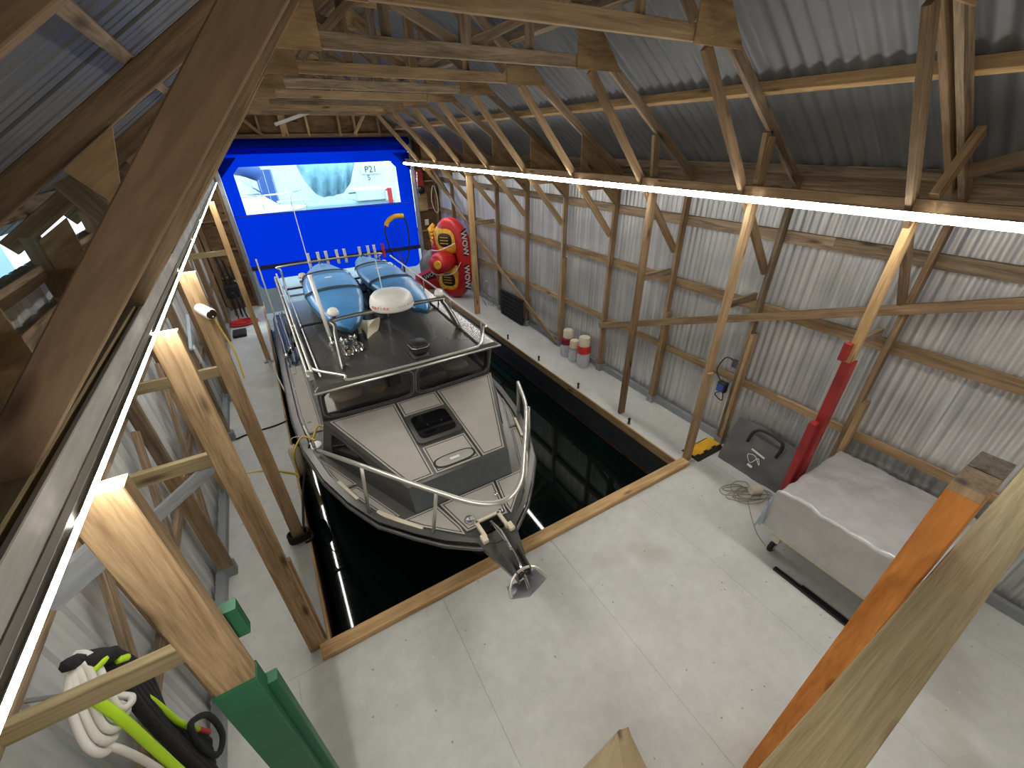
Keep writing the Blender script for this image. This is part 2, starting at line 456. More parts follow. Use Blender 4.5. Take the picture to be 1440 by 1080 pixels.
def text_obj(name, body, size, W, mat, parent, ext=.002, bold=False):
    cu = bpy.data.curves.new(name, 'FONT'); cu.body = body; cu.size = size; cu.extrude = ext
    cu.align_x = 'CENTER'; cu.align_y = 'CENTER'; cu.resolution_u = 3
    if bold: cu.offset = size*.02
    tmp = bpy.data.objects.new(name+'_tmp', cu); COL.objects.link(tmp)
    dg = bpy.context.evaluated_depsgraph_get(); dg.update()
    me = bpy.data.meshes.new_from_object(tmp.evaluated_get(dg))
    bpy.data.objects.remove(tmp)
    me.materials.clear(); me.materials.append(mat)
    o = bpy.data.objects.new(name, me)
    return link(o, parent, W)

# ================================================================== SETTING
XC = 1.735                     # centre line of the boathouse
XR, XL = 4.72, -1.27           # inner faces of side wall sheets
Y0, Y1 = -3.0, 12.2            # near and far end walls
TY = [1.155 + 1.22*k for k in range(9)]
SL, SR, SN = -0.45, 3.83, 2.37 # slip edges
ZW = -0.56

# ---- water
wv = MB(); wv.add([(-40,-20,ZW),(45,-20,ZW),(45,60,ZW),(-40,60,ZW)], [(0,1,2,3)])
tag(wv.build('water_surface', M_WATER), kind='structure')

# ---- floor: deck frame with plywood sheets laid on it
fb = MB()
fb.box(XL-.05, XR+.05, Y0, SN, -.30, -.02)
fb.box(XL-.05, SL, SN, Y1+.3, -.30, -.02)
fb.box(SR, XR+.05, SN, Y1+.3, -.30, -.02)
floor = tag(fb.build('floor', M_DGREY), kind='structure')
def sheet(x0, x1, y0, y1):
    g = .0009
    b = MB(); b.box(x0+g, x1-g, y0+g, y1-g, -.02, 0.0)
    b.build('floor_sheet', M_FLOOR, floor)
xs = [XL-.05, -.70, .52, 1.735, 2.95, 4.17, XR+.05]
ys = [Y0, -2.63, -.19, SN-.12]
for i in range(len(xs)-1):
    for j in range(len(ys)-1):
        yo = .0 if i % 2 == 0 else 0.0
        sheet(xs[i], xs[i+1], ys[j], ys[j+1])
for j, (a, b) in enumerate([(SN-.12, 3.85), (3.85, 6.05), (6.05, 8.49), (8.49, 10.93), (10.93, Y1+.3)]):
    sheet(XL-.05, SL, a, b)
    sheet(SR, XR+.05, a+(.25 if j else 0), b+(.25 if j < 4 else 0))
# float sides below the dock edges
def float_side(x0, x1, y0, y1):
    b = MB(); b.box(x0, x1, y0, y1, ZW-.35, -.02); b.build('float_side', M_FLOAT, floor)
float_side(SR+.02, XR+.05, SN-.1, Y1+.3)
float_side(XL-.05, SL-.02, SN-.1, Y1+.3)
float_side(XL-.05, XR+.05, Y0, SN-.12)
def algae(x0, x1, y0, y1):
    b = MB(); b.box(x0, x1, y0, y1, ZW-.05, ZW+.035); b.build('algae_band', M_ALGAE, floor)
algae(SR+.005, SR+.03, SN-.1, Y1+.3); algae(SL-.03, SL-.005, SN-.1, Y1+.3)
# edging boards around the slip
tag(board('trim_1', (SL-.06, SN-.055, .018), (SR+.06, SN-.055, .018), .12, .075, (0,0,1), M_HONEY), kind='structure')
tag(board('trim_2', (SR-.012, SN+.0, -.055), (SR-.012, Y1+.2, -.055), .13, .024, (1,0,0), M_HONEY), kind='structure')
tag(board('trim_3', (SL+.012, SN+.0, -.045), (SL+.012, Y1+.2, -.045), .11, .024, (1,0,0), M_HONEY), kind='structure')

# ---- corrugated sheet maker (local: ribs run along V, profile across U, depth along W)
def corr_mesh(name, width, length, prof, mat, nv=2):
    """prof: list of (u,w) across one sheet"""
    vs = []; fs = []; n = len(prof)
    for j in range(nv):
        for u, w in prof: vs.append((u, length*j/(nv-1), w))
    for j in range(nv-1):
        for i in range(n-1): fs.append((j*n+i, j*n+i+1, (j+1)*n+i+1, (j+1)*n+i))
    me = bpy.data.meshes.new(name); me.from_pydata(vs, [], fs); me.materials.append(mat)
    me.polygons.foreach_set('use_smooth', [True]*len(me.polygons))
    try: me.set_sharp_from_angle(angle=math.radians(38))
    except Exception: pass
    return me
def sine_prof(width, pitch, amp, seg=8):
    n = int(round(width/pitch))*seg
    return [(width*i/n, amp*math.sin(2*math.pi*i/seg)) for i in range(n+1)]
def trap_prof(width, pitch, amp, rib=.03, minor=True):
    out = []; k = int(round(width/pitch))
    for i in range(k):
        u = i*pitch
        out += [(u, 0), (u+rib*.3, amp), (u+rib*.8, amp), (u+rib*1.1, 0)]
        if minor:
            for q in (.42, .68):
                c = u+pitch*q
                out += [(c-.012, 0), (c-.005, amp*.22), (c+.005, amp*.22), (c+.012, 0)]
    out.append((k*pitch, 0))
    return out
def place_sheets(me, parent, origin, du, W3, n, name='metal_sheet'):
    """W3: columns u,v,w axes"""
    u, v, w = [Vector(a) for a in W3]
    for i in range(n):
        o = bpy.data.objects.new(name, me)
        p = Vector(origin)+u*(du*i)+w*(.0015*(i % 2))
        M = Matrix(((u.x,v.x,w.x,p.x),(u.y,v.y,w.y,p.y),(u.z,v.z,w.z,p.z),(0,0,0,1)))
        link(o, parent, M)

# ---- right wall
wr = MB(); wr.box(4.64, 4.70, Y0, Y1, 0.0, .10)
wall_right = tag(wr.build('wall_right', M_SILL), kind='structure')
me_wall = corr_mesh('wall_sheet', .912, 3.30, sine_prof(.912, .076, .009), M_GALV)
# slightly wavy: a few proud ribs come from overlapping seams
place_sheets(me_wall, wall_right, (XR+.012, Y0, -.02), .90, ((0,1,0),(0,0,1),(1,0,0)), 17)
for z in (.94, 1.91, 2.69):
    for a, b in ((Y0, 1.9), (1.9, 6.1), (6.1, Y1)):
        board('girt', (4.69, a, z), (4.69, b, z), .12 if z > 1 else .09, .036, (1,0,0), M_OLD if z > 2 else (M_BROWN if z > 1.5 else M_TAN), wall_right)
board('top_plate', (4.685, Y0, 3.17), (4.685, Y1, 3.17), .24, .036, (1,0,0), M_OLD, wall_right)
SY = [TY[0]-1.22*k for k in (1, 2, 3)] + TY + [12.12]
for y in SY:
    board('stud', (4.625, y, .10), (4.625, y, 3.16), .09, .045, (0,1,0), M_BROWN if random.random() < .5 else M_OLD, wall_right)
# short sister studs at the foot
for y, z in ((1.155, 1.35), (2.375, 1.62), (3.595, 1.5), (6.035, 1.75)):
    board('sister_stud', (4.615, y-.046, .02), (4.615, y-.046, z), .10, .045, (0,1,0), M_TAN, wall_right)
for y in TY[:7]:
    b = MB(); b.box(4.56, 4.685, y-.07, y+.03, 0, .11); b.build('foot_plate', M_SILL, wall_right)
board('raking_brace', (4.562, 4.85, .85), (4.562, .35, 2.61), .09, .036, (1,0,0), M_BROWN, wall_right)
board('raking_brace', (4.562, 9.50, 1.54), (4.562, 6.05, .03), .09, .036, (1,0,0), M_TAN, wall_right)
board('raking_brace', (4.562, 12.0, 2.95), (4.562, 9.6, 1.60), .09, .036, (1,0,0), M_OLD, wall_right)

# ---- left wall
wl = MB(); wl.box(XL+.02, XL+.09, Y0, Y1, 0.0, .10)
wall_left = tag(wl.build('wall_left', M_SILL), kind='structure')
me_wl = corr_mesh('siding_sheet', .92, 3.02, trap_prof(.92, .23, .02), M_SIDING)
place_sheets(me_wl, wall_left, (XL-.02, Y0, -.02), .915, ((0,1,0),(0,0,1),(1,0,0)), 17)
for z in (.94, 1.91, 2.72):
    for a, b in ((Y0, 3.0), (3.0, 7.3), (7.3, Y1)):
        board('girt', (XL+.035, a, z), (XL+.035, b, z), .09, .036, (1,0,0), M_OLD, wall_left)
board('top_plate', (XL+.06, Y0, 2.96), (XL+.06, Y1, 2.96), .09, .05, (1,0,0), M_OLD, wall_left)
for y in SY:
    board('stud', (XL+.10, y, .10), (XL+.10, y, 3.16), .09, .045, (0,1,0), M_BROWN if random.random() < .4 else M_OLD, wall_left)
for y, z in ((2.375, 1.9), (3.595, 1.35), (4.815, 1.6)):
    board('sister_stud', (XL+.11, y-.046, .02), (XL+.11, y-.046, z), .12, .045, (0,1,0), M_TAN, wall_left)
for y in TY[:6]:
    b = MB(); b.box(XL+.04, XL+.17, y-.07, y+.03, 0, .13); b.build('foot_plate', M_SILL, wall_left)
for (ya, za, yb, zb) in ((1.3, .35, 2.3, 1.75), (2.5, .3, 3.5, 1.8), (3.7, .3, 4.75, 1.8), (7.4, .2, 9.4, 1.9)):
    board('raking_brace', (XL+.075, ya, za), (XL+.075, yb, zb), .085, .03, (1,0,0), M_OLD, wall_left)

# ---- end wall beyond the camera
wb = MB(); wb.box(XL-.05, XR+.05, Y0-.06, Y0, -.02, 5.3)
tag(wb.build('wall_back', M_PLY), kind='structure')

# ---- far wall: plywood gable around the doorway
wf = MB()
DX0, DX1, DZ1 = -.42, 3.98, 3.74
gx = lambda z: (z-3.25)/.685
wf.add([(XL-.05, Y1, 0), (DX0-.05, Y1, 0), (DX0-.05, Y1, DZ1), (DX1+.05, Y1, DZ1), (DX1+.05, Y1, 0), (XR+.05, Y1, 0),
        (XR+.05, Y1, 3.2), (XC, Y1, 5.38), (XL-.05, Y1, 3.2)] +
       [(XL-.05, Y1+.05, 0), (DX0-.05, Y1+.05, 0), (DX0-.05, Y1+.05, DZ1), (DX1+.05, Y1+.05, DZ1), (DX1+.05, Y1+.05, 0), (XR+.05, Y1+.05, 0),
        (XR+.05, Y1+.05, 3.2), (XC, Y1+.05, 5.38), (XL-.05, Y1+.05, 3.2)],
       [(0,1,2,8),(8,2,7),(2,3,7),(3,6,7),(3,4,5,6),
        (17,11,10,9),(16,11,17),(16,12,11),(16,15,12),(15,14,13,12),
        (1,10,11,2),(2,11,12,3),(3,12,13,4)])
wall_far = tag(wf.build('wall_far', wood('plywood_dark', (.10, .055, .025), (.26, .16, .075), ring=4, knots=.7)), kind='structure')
for x in (4.05, 4.62): board('stud', (x, Y1-.045, 0), (x, Y1-.045, 3.6), .045, .09, (0,1,0), M_BROWN, wall_far)
for z in (.75, 1.35, 1.95, 2.65): board('blocking', (4.07, Y1-.045, z), (4.60, Y1-.045, z), .04, .09, (0,1,0), M_TAN, wall_far)
for x in (-.55, -1.15): board('stud', (x, Y1-.045, 0), (x, Y1-.045, 3.4), .045, .09, (0,1,0), M_BROWN, wall_far)
for z in (.8, 1.45, 2.1, 2.75): board('blocking', (-1.13, Y1-.045, z), (-.57, Y1-.045, z), .04, .09, (0,1,0), M_BROWN, wall_far)
for x, mt in ((.10, M_TAN), (.62, M_TAN), (1.13, M_HONEY), (1.64, M_TAN), (2.35, M_TAN), (2.72, M_TAN), (3.3, M_BROWN)):
    zt = 3.3+.685*(min(XR-x, x-XL))
    board('stud', (x, Y1-.045, DZ1), (x, Y1-.045, min(zt, 5.1)), .05 if x != 1.13 else .14, .09, (0,1,0), mt, wall_far)
board('gable_brace', (.28, Y1-.10, 4.15), (.66, Y1-.10, 3.78), .07, .03, (0,1,0), M_TAN, wall_far)
board('gable_brace', (3.0, Y1-.10, 4.22), (2.68, Y1-.10, 3.78), .07, .03, (0,1,0), M_TAN, wall_far)
board('header', (DX0-.1, Y1-.06, DZ1+.02), (DX1+.1, Y1-.06, DZ1+.02), .09, .05, (0,1,0), M_BROWN, wall_far)
slab('gable_panel', [(.1, Y1-.13, 4.16), (3.3, Y1-.13, 4.16), (3.0, Y1-.13, 4.5), (.4, Y1-.13, 4.5)], (0,1,0), .012, M_PLY, wall_far)
board('loose_stick', (.95, Y1-.25, 3.98), (2.0, Y1-.45, 4.30), .07, .02, (0,1,.3), M_PALEW, wall_far)

# ---- roll-up curtain door
def curtain_panel():
    ya = Y1-.03
    b = MB()
    x0, x1 = DX0, DX1
    wx0, wx1, wz0, wz1, c = -.15, 3.60, 2.17, 3.17, .14
    zt, zb = 3.72, .95
    # ring of quads around the octagonal window
    out = [(x0,zb),(x1,zb),(x1,zt),(x0,zt)]
    win = [(wx0,wz0),(wx1,wz0),(wx1,wz1-c),(wx1-c,wz1),(wx0+c,wz1),(wx0,wz1-c)]
    vs = [(x,ya,z) for x,z in out+win]
    b.add(vs, [(0,1,5,4),(1,2,7,6,5),(2,3,8,7),(3,0,4,9,8)])
    return b, [(x,ya,z) for x,z in win]
cb, win = curtain_panel()
door = tag(cb.build('door_1', M_CURT), kind='structure')
pn = MB(); pn.add([(x, Y1-.028, z) for x,_,z in win], [tuple(range(6))]); pn.build('clear_pane', M_VINYL, door)
# lower flap with rounded corners, lifted clear of the water
fl = MB(); r = .16; x0, x1, zt, zb = DX0+.05, DX1-.05, .92, .38
poly = [(x1,zt),(x0,zt)] + [(x0+r-r*math.cos(a), zb+r-r*math.sin(a)) for a in [math.pi/2*k/5 for k in range(6)]] + \
       [(x1-r+r*math.sin(a), zb+r-r*math.cos(a)) for a in [math.pi/2*k/5 for k in range(6)]]
fl.add([(x, Y1-.02, z) for x,z in poly], [tuple(range(len(poly)))]); fl.build('lower_flap', M_CURT, door)
board('hem_bar', (DX0, Y1-.05, .93), (DX1, Y1-.05, .93), .10, .05, (0,1,0), plain('dark_blue_hem', (.01,.015,.09), .6), door)
board('window_seam', (DX0, Y1-.045, 2.14), (DX1, Y1-.045, 2.14), .025, .012, (0,1,0), plain('blue_seam', (.0,.02,.30), .6), door)
rb = MB(); rb.tube([(DX0, Y1-.16, 3.62), (DX1, Y1-.16, 3.62)], .085, 16); autosmooth(rb.build('roller', M_CURT_D, door))
vb = MB(); vb.add([(DX0,Y1-.08,3.42),(DX1,Y1-.08,3.42),(DX1,Y1-.08,3.74),(DX0,Y1-.08,3.74)], [(0,1,2,3)]); vb.build('valance', M_CURT_D, door)
for x, s in ((DX0, 1), (DX1, -1)):
    slab('corner_block', [(x, Y1-.07, 3.36), (x+s*.42, Y1-.07, 3.36), (x, Y1-.07, 2.95)], (0,1,0), .04, M_CURT_D, door)
    board('guide_rail', (x-s*.05, Y1-.09, .0), (x-s*.05, Y1-.09, 3.7), .09, .08, (0,1,0), M_SILL, door)

# ---- roof: purlins and corrugated sheets under the ridge
SLOPE = .685
LOW = lambda x: 3.12 + SLOPE*(4.65-(XC+abs(x-XC)))      # underside of rafters
rb2 = MB(); rb2.box(XC-.02, XC+.02, Y0, Y1, LOW(XC)+.02, LOW(XC)+.19)
ceiling = tag(rb2.build('ceiling', M_OLD), kind='structure')
nR = Vector((SLOPE, 0, 1)).normalized(); nL = Vector((-SLOPE, 0, 1)).normalized()
tR = Vector((1, 0, -SLOPE)).normalized(); tL = Vector((-1, 0, -SLOPE)).normalized()
for x in (1.95, 2.78, 3.66, 4.55):
    for s in (1, -1):
        xx = XC + s*(x-XC); n = nR if s > 0 else nL
        c = Vector((xx, 0, LOW(xx))) + n*(.092+.045)
        for a, b in ((Y0, 2.0), (2.0, 6.9), (6.9, Y1)):
            board('purlin', (c.x, a, c.z), (c.x, b, c.z), .09, .045, tR if s > 0 else tL, M_HONEY if (x == 3.66 and s > 0) else M_OLD, ceiling)
RL = (4.95-XC)*math.sqrt(1+SLOPE**2)
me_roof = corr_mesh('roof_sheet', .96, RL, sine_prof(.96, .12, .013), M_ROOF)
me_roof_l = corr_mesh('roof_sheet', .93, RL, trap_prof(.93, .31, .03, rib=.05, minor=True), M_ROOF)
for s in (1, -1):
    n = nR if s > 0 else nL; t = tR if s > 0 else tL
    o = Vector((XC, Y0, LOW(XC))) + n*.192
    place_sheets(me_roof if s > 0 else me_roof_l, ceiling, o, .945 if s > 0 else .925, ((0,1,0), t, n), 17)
rc = MB(); rc.tube([(XC, Y0, LOW(XC)+.235), (XC, Y1+.2, LOW(XC)+.235)], .09, 6); rc.build('ridge_cap', M_ROOF, ceiling)

# ================================================================== TRUSSES
def truss(k, y):
    lab = 'wooden roof truss with a plywood-gusseted tie beam and sloping braces' if k else 'nearest roof truss with a wide smooth brown brace beside the white light board'
    if k: lab = 'gusseted wooden roof truss, %s behind the truss with the wide brown brace' % ['', 'first', 'second', 'third', 'fourth', 'fifth', 'sixth', 'seventh', 'eighth'][k]
    T = empty('roof_truss', (XC, y, 3.1), lab, 'truss', 'roof trusses along the boathouse')
    mt = M_BROWN if k % 2 else M_OLD
    for s in (1, -1):
        X = lambda x: XC + s*(x-XC)
        n = nR if s > 0 else nL
        off = n*.045
        a = Vector((X(1.76), y, LOW(1.76)))+off; b = Vector((X(4.72), y, LOW(4.72)))+off
        board('rafter', a, b, .09, .04, (0,1,0), M_OLD if (s > 0 or k > 3) else M_BROWN, T)
        # raking brace from tie beam past the header down to the wall stud
        if k == 0 and s < 0:
            board('wide_brace', (.38, y-.025, 4.14), (-.63, y-.025, 2.99), .086, .02, (0,1,0), M_PLANK, T)
            board('brace_edge', (.375, y+.005, 4.13), (-.615, y+.005, 3.0), .080, .03, (0,1,0), M_BROWN, T)
        else:
            zb = 2.34
            dx = .0 if s > 0 else -.10
            board('brace', (X(3.0)+dx, y+.042, 4.13), (X(4.60)+dx*.3, y+.042, zb-.02), .085, .038, (0,1,0), M_TAN if k > 2 else M_BROWN, T)
        # plywood gusset at tie beam end
        g = [(2.79, 4.12), (3.31, 4.12), (3.06, 4.39), (2.79, 4.39)]
        slab('gusset', [(X(x), y-.026, z) for x, z in g], (0,1,0), .012, M_PLY, T)
        if (s > 0 and k >= 3) or (s < 0 and k >= 1):
            g = [(3.88, 3.64), (4.60, 3.14), (4.60, 2.72), (4.31, 2.98), (3.9, 2.98)] if s > 0 else [(4.43, 3.25), (4.60, 3.14), (4.60, 2.35), (4.43, 2.66)]
            slab('eave_gusset', [(X(x), y-.027, z) for x, z in g], (0,1,0), .012, M_PLY, T)
        if s < 0 and k >= 1:
            slab('brace_gusset', [(X(x), y-.027, z) for x, z in [(3.84, 3.67), (4.04, 3.53), (3.92, 3.38)]], (0,1,0), .012, M_PLY, T)
            board('strut', (X(4.06), y, 3.50), (X(3.93), y, 3.24), .085, .04, (0,1,0), M_OLD, T)
        if k in (1, 2) and s > 0:
            board('strut', (X(3.98), y, 3.19), (X(3.92), y, LOW(3.92)), .09, .04, (0,1,0), M_TAN, T)
        # webs above the tie beam
        board('web', (X(2.33), y+.03, 4.21), (X(2.33), y+.03, LOW(2.33)+.02), .07, .036, (0,1,0), mt, T)
        board('web', (X(1.80), y+.03, 4.24), (X(2.55), y+.03, LOW(2.55)-.02), .07, .03, (0,1,0), mt, T)
        board('web', (X(2.75), y-.035, 4.24), (X(1.85), y-.035, LOW(1.85)-.05), .07, .03, (0,1,0), mt, T) if k % 2 else None
    if k == 0:
        board('rafter', Vector((3.0, 1.225, LOW(3.0)))+nR*.045, Vector((4.56, 1.225, LOW(4.56)))+nR*.045, .09, .04, (0,1,0), M_BROWN, T)
        board('strut', (3.85, 1.10, 3.23), (4.12, 1.10, 3.60), .08, .05, (0,1,0), M_TAN, T)
        board('side_brace', (4.12, 1.06, 3.37), (4.12, -.4, 3.93), .09, .04, (1,0,0), M_BROWN, T)
    board('tie_beam', (XC-1.25, y, 4.18), (XC+1.25, y, 4.18), .095, .038, (0,1,0), M_OLD if k % 2 == 0 else M_TAN, T)
    board('king_post', (XC, y, 4.22), (XC, y, LOW(XC)), .09, .04, (0,1,0), mt, T)
    slab('ridge_gusset', [(XC-.35, y-.026, LOW(XC)-.23), (XC+.35, y-.026, LOW(XC)-.23), (XC+.12, y-.026, LOW(XC)+.0), (XC-.12, y-.026, LOW(XC)+.0)], (0,1,0), .012, M_PLY, T)
    return T
for k, y in enumerate(TY): truss(k, y)
# ================================================================== HEADER BEAMS AND LED STRIPS
hb = empty('header_beam', (3.84, 4, 3.05), 'long header beam carrying the light strip beside the galvanised wall', 'beam')
for a, b in ((Y0+.02, 3.4), (3.4, 7.9), (7.9, Y1-.2)):
    board('plank', (3.838, a, 3.155), (3.838, b, 3.155), .10, .022, (1,0,0), M_TAN, hb)
    board('cap', (3.834, a, 3.211), (3.834, b, 3.211), .04, .012, (0,0,1), M_TAN, hb)
hl = empty('header_beam', (-.6, 4, 2.9), 'long header beam with a pale inner face beside the grey siding', 'beam')
for a, b in ((Y0+.02, 3.1), (3.1, 7.6), (7.6, Y1-.2)):
    board('plank', (-.605, a, 2.915), (-.605, b, 2.915), .14, .055, (1,0,0), M_OLIVE, hl)
    board('ledge', (-.559, a, 2.930), (-.559, b, 2.930), .095, .016, (1,0,0), M_PALEW, hl)  # pale colour carries the strip's light on a plain wood board
def led(x, z, a0, a1, label, y0, y1, r):
    L = empty('led_strip', (x, 4, z), label, 'light strip')
    n = int((y1-y0)/1.2)
    for i in range(n):
        ya = y0+(y1-y0)*i/n; yb = y0+(y1-y0)*(i+1)/n-.006
        d = MB(); vs = []; S = 8
        for yy in (ya, yb):
            for q in range(S+1):
                a = math.radians(a0+(a1-a0)*q/S); vs.append((x+r*math.cos(a), yy, z+r*math.sin(a)))
        d.add(vs, [(q, q+1, S+2+q, S+1+q) for q in range(S)])
        bk = [q for q in range(S+1)]
        d.f.append(tuple(bk)); d.mi.append(0); d.f.append(tuple(reversed([S+1+q for q in range(S+1)]))); d.mi.append(0)
        d.f.append((0, S+1, 2*S+1, S)); d.mi.append(1)      # opaque back of the channel
        d.build('diffuser', None, L, mats=[M_LED[r], M_WHITE])
    h = MB(); sx = -1 if a1 > 180 else 1
    h.box(min(x, x-sx*.018), max(x, x-sx*.018), y0, y1, z-.010, z+.010); h.build('housing', M_WHITE, L)
    return L
led(3.800, 3.118, 140, 300, 'long white light strip on the header beam beside the galvanised wall', -2.6, 12.0, .034)  # radius enlarged so the strip's shape takes in its bloom
led(-.528, 2.900, 28, -118, 'long white light strip on the pale beam beside the grey siding', -2.6, 11.9, .019)

# ================================================================== POSTS
def post(x, y, zt, label, w=.10, d=.05, mat=M_TAN, tie=True, group=None, side=1, tiez=2.05, extra=None):
    P = empty('support_post', (x, y, 0), label, 'post', group)
    board('shaft', (x, y, 0), (x, y, zt), w, d, (0,1,0), mat, P)
    if tie:
        xe = 4.575 if side > 0 else XL+.15
        board('tie_board', (x+side*.02, y+.05, tiez), (xe, y+.05, tiez), .085, .038, (0,1,0), M_OLD if side > 0 else M_OLIVE, P)
    return P
p1 = post(3.975, 2.375, LOW(3.975), 'bare wooden post standing at the yellow cable ramp', mat=M_TAN)
board('scab', (3.945, 2.33, .02), (3.945, 2.33, 1.30), .085, .038, (0,1,0), M_TAN, p1)
post(3.985, 3.58, 3.2, 'bare wooden post on the dock between the ramp and the jugs', mat=M_BROWN)
post(4.0, 8.50, LOW(4.0), 'pale wooden post in front of the red inflatable', mat=M_HONEY, w=.12, d=.07)
pr = post(3.98, 1.19, 3.2, 'wooden post with a red-painted lower half behind the covered cart', mat=M_HONEY, w=.10, d=.05)
board('red_face', (3.978, 1.182, .0), (3.978, 1.182, 1.95), .112, .075, (0,1,0), M_RED, pr)
board('red_sister', (3.884, 1.205, .0), (3.884, 1.205, 1.33), .075, .06, (0,1,0), M_RED, pr)
board('red_block', (3.90, 1.215, 1.97), (3.90, 1.215, 2.12), .06, .05, (0,1,0), M_RED, pr)
# left row
pg = post(-.555, 1.22, 2.84, 'stout wooden post with a green-painted lower half beside the hanging ropes', w=.135, d=.062, mat=M_TAN, side=-1)
board('green_face', (-.555, 1.215, 0), (-.555, 1.215, 1.83), .145, .085, (0,1,0), M_GREEN, pg)
board('green_sister', (-.47, 1.245, 0), (-.47, 1.245, 1.70), .05, .05, (0,1,0), M_GREEN, pg)
board('green_block', (-.475, 1.28, 2.0), (-.475, 1.28, 2.16), .05, .05, (0,1,0), M_GREEN, pg)
pg2 = post(-.53, 2.40, 2.84, 'wooden post at the near corner of the slip beside the grey siding', w=.12, d=.05, mat=M_TAN, side=-1)
board('scab', (-.50, 2.44, .02), (-.50, 2.44, 1.05), .09, .04, (0,1,0), M_TAN, pg2)
board('pale_strut', (-.57, 2.46, 2.02), (-1.14, 2.46, 1.66), .07, .036, (0,1,0), M_GREYW, pg2)
post(-.52, 3.62, 2.84, 'wooden post carrying the white security camera', w=.11, d=.05, mat=M_TAN, side=-1)
post(-.53, 8.47, 2.84, 'slim wooden post tied to the white mooring line', w=.085, d=.05, mat=M_HONEY, side=-1)
board('grey_strut', (-.60, 1.29, 2.62), (-.83, 1.29, 2.48), .085, .04, (0,1,0), M_GREYW, pg)

# ---- railing by the viewpoint
rl = tag(board('guard_rail', (.30, -.045, 2.145), (3.6, -.045, 2.145), .145, .04, (0,0,1), M_OLIVE), 'olive sawn guard rail lying across the orange post', 'rail')
po = empty('rail_post', (1.92, .08, 0), 'orange-stained post with a sawn top behind the guard rail', 'post')
board('shaft', (1.925, .080, 0), (1.925, .080, 2.55), .09, .29, (1,0,0), M_ORANGE, po)
board('pale_cap', (1.852, .080, 2.55), (1.852, .080, 2.586), .09, .14, (1,0,0), M_TAN, po)
board('dark_cap', (1.998, .080, 2.55), (1.998, .080, 2.586), .09, .14, (1,0,0), M_OLD, po)

# ================================================================== BOAT
BX = 1.06
boat = empty('motor_boat', (BX, 6.0, ZW), 'dark grey aluminium pilothouse motor boat moored in the indoor slip', 'boat')
STA = [2.06, 2.14, 2.32, 2.55, 2.85, 3.25, 3.75, 4.4, 5.2, 6.6, 8.0, 9.7]
HB  = [.05, .19, .42, .625, .86, 1.04, 1.20, 1.315, 1.365, 1.365, 1.345, 1.30]
def lerp_tab(x, X, Y):
    if x <= X[0]: return Y[0]
    for i in range(len(X)-1):
        if x <= X[i+1]:
            t = (x-X[i])/(X[i+1]-X[i]); return Y[i]+(Y[i+1]-Y[i])*t
    return Y[-1]
ZS = lambda y: lerp_tab(y, [2.06, 3.0, 4.5, 6.5, 9.7], [.66, .62, .56, .50, .46])
hbf = lambda y: lerp_tab(y, STA, HB)
# hull shell
hull = MB(); rings = []
fine = []
for i in range(len(STA)-1):
    n = 3 if i < 8 else 2
    fine += [STA[i]+(STA[i+1]-STA[i])*j/n for j in range(n)]
fine.append(STA[-1])
for y in fine:
    hb_, zs = hbf(y), ZS(y)
    bowf = max(0, 1-(y-2.06)/2.6)
    zc = -.30+.45*bowf**1.3
    zk = -.95+.75*bowf**2
    sec = [(hb_, zs), (hb_-.012, zs-.06), (hb_*(.985-.10*bowf), zs-.075), (hb_*(.95-.22*bowf), (zs+zc)/2), (hb_*(.90-.42*bowf), zc), (hb_*(.86-.45*bowf), zc-.03), (.0, zk)]
    ring = []
    for u, z in sec: ring.append((u, y+bowf**1.5*(zs-z)*.62, z))
    rings.append(ring)
ns = len(rings[0])
for sgn in (1, -1):
    vs = [(BX+sgn*u, y, z) for rg in rings for u, y, z in rg]
    fs = []
    for i in range(len(rings)-1):
        for k in range(ns-1):
            q = (i*ns+k, i*ns+k+1, (i+1)*ns+k+1, (i+1)*ns+k)
            fs.append(q if sgn > 0 else tuple(reversed(q)))
    hull.add(vs, fs)
# stem cap and transom
n0 = ns*len(rings)
hull.add([(BX+u, y, z) for u, y, z in rings[0]]+[(BX-u, y, z) for u, y, z in reversed(rings[0])], [tuple(range(2*ns))])
hull.add([(BX+u, y, z) for u, y, z in rings[-1]]+[(BX-u, y, z) for u, y, z in reversed(rings[-1])], [tuple(reversed(range(2*ns)))])
autosmooth(hull.build('hull', M_HULL, boat), 25)
# deck with raised gunwale cap
DK = lambda y: ZS(y)-.035
dk = MB(); vs = []; fs = []
for y in fine:
    h = hbf(y); z = DK(y); zs = ZS(y)
    k = max(0.0, h-.07); k2 = max(0.0, h-.085)
    vs += [(BX-h, y, zs), (BX-k, y, zs+.004), (BX-k2, y+.02*(y < 2.2), z), (BX+k2, y+.02*(y < 2.2), z), (BX+k, y, zs+.004), (BX+h, y, zs)]
for i in range(len(fine)-1):
    for k in range(5): fs.append((i*6+k, i*6+k+1, (i+1)*6+k+1, (i+1)*6+k))
dk.add(vs, fs); autosmooth(dk.build('deck', M_HULL, boat), 20)

# rub rail along both sheers
for sgn in (1, -1):
    t = MB(); t.tube([(BX+sgn*(hbf(y)+.004), y, ZS(y)-.07) for y in fine[1:]], .022, 6); t.build('rub_rail', M_HULL, boat, smooth=True)

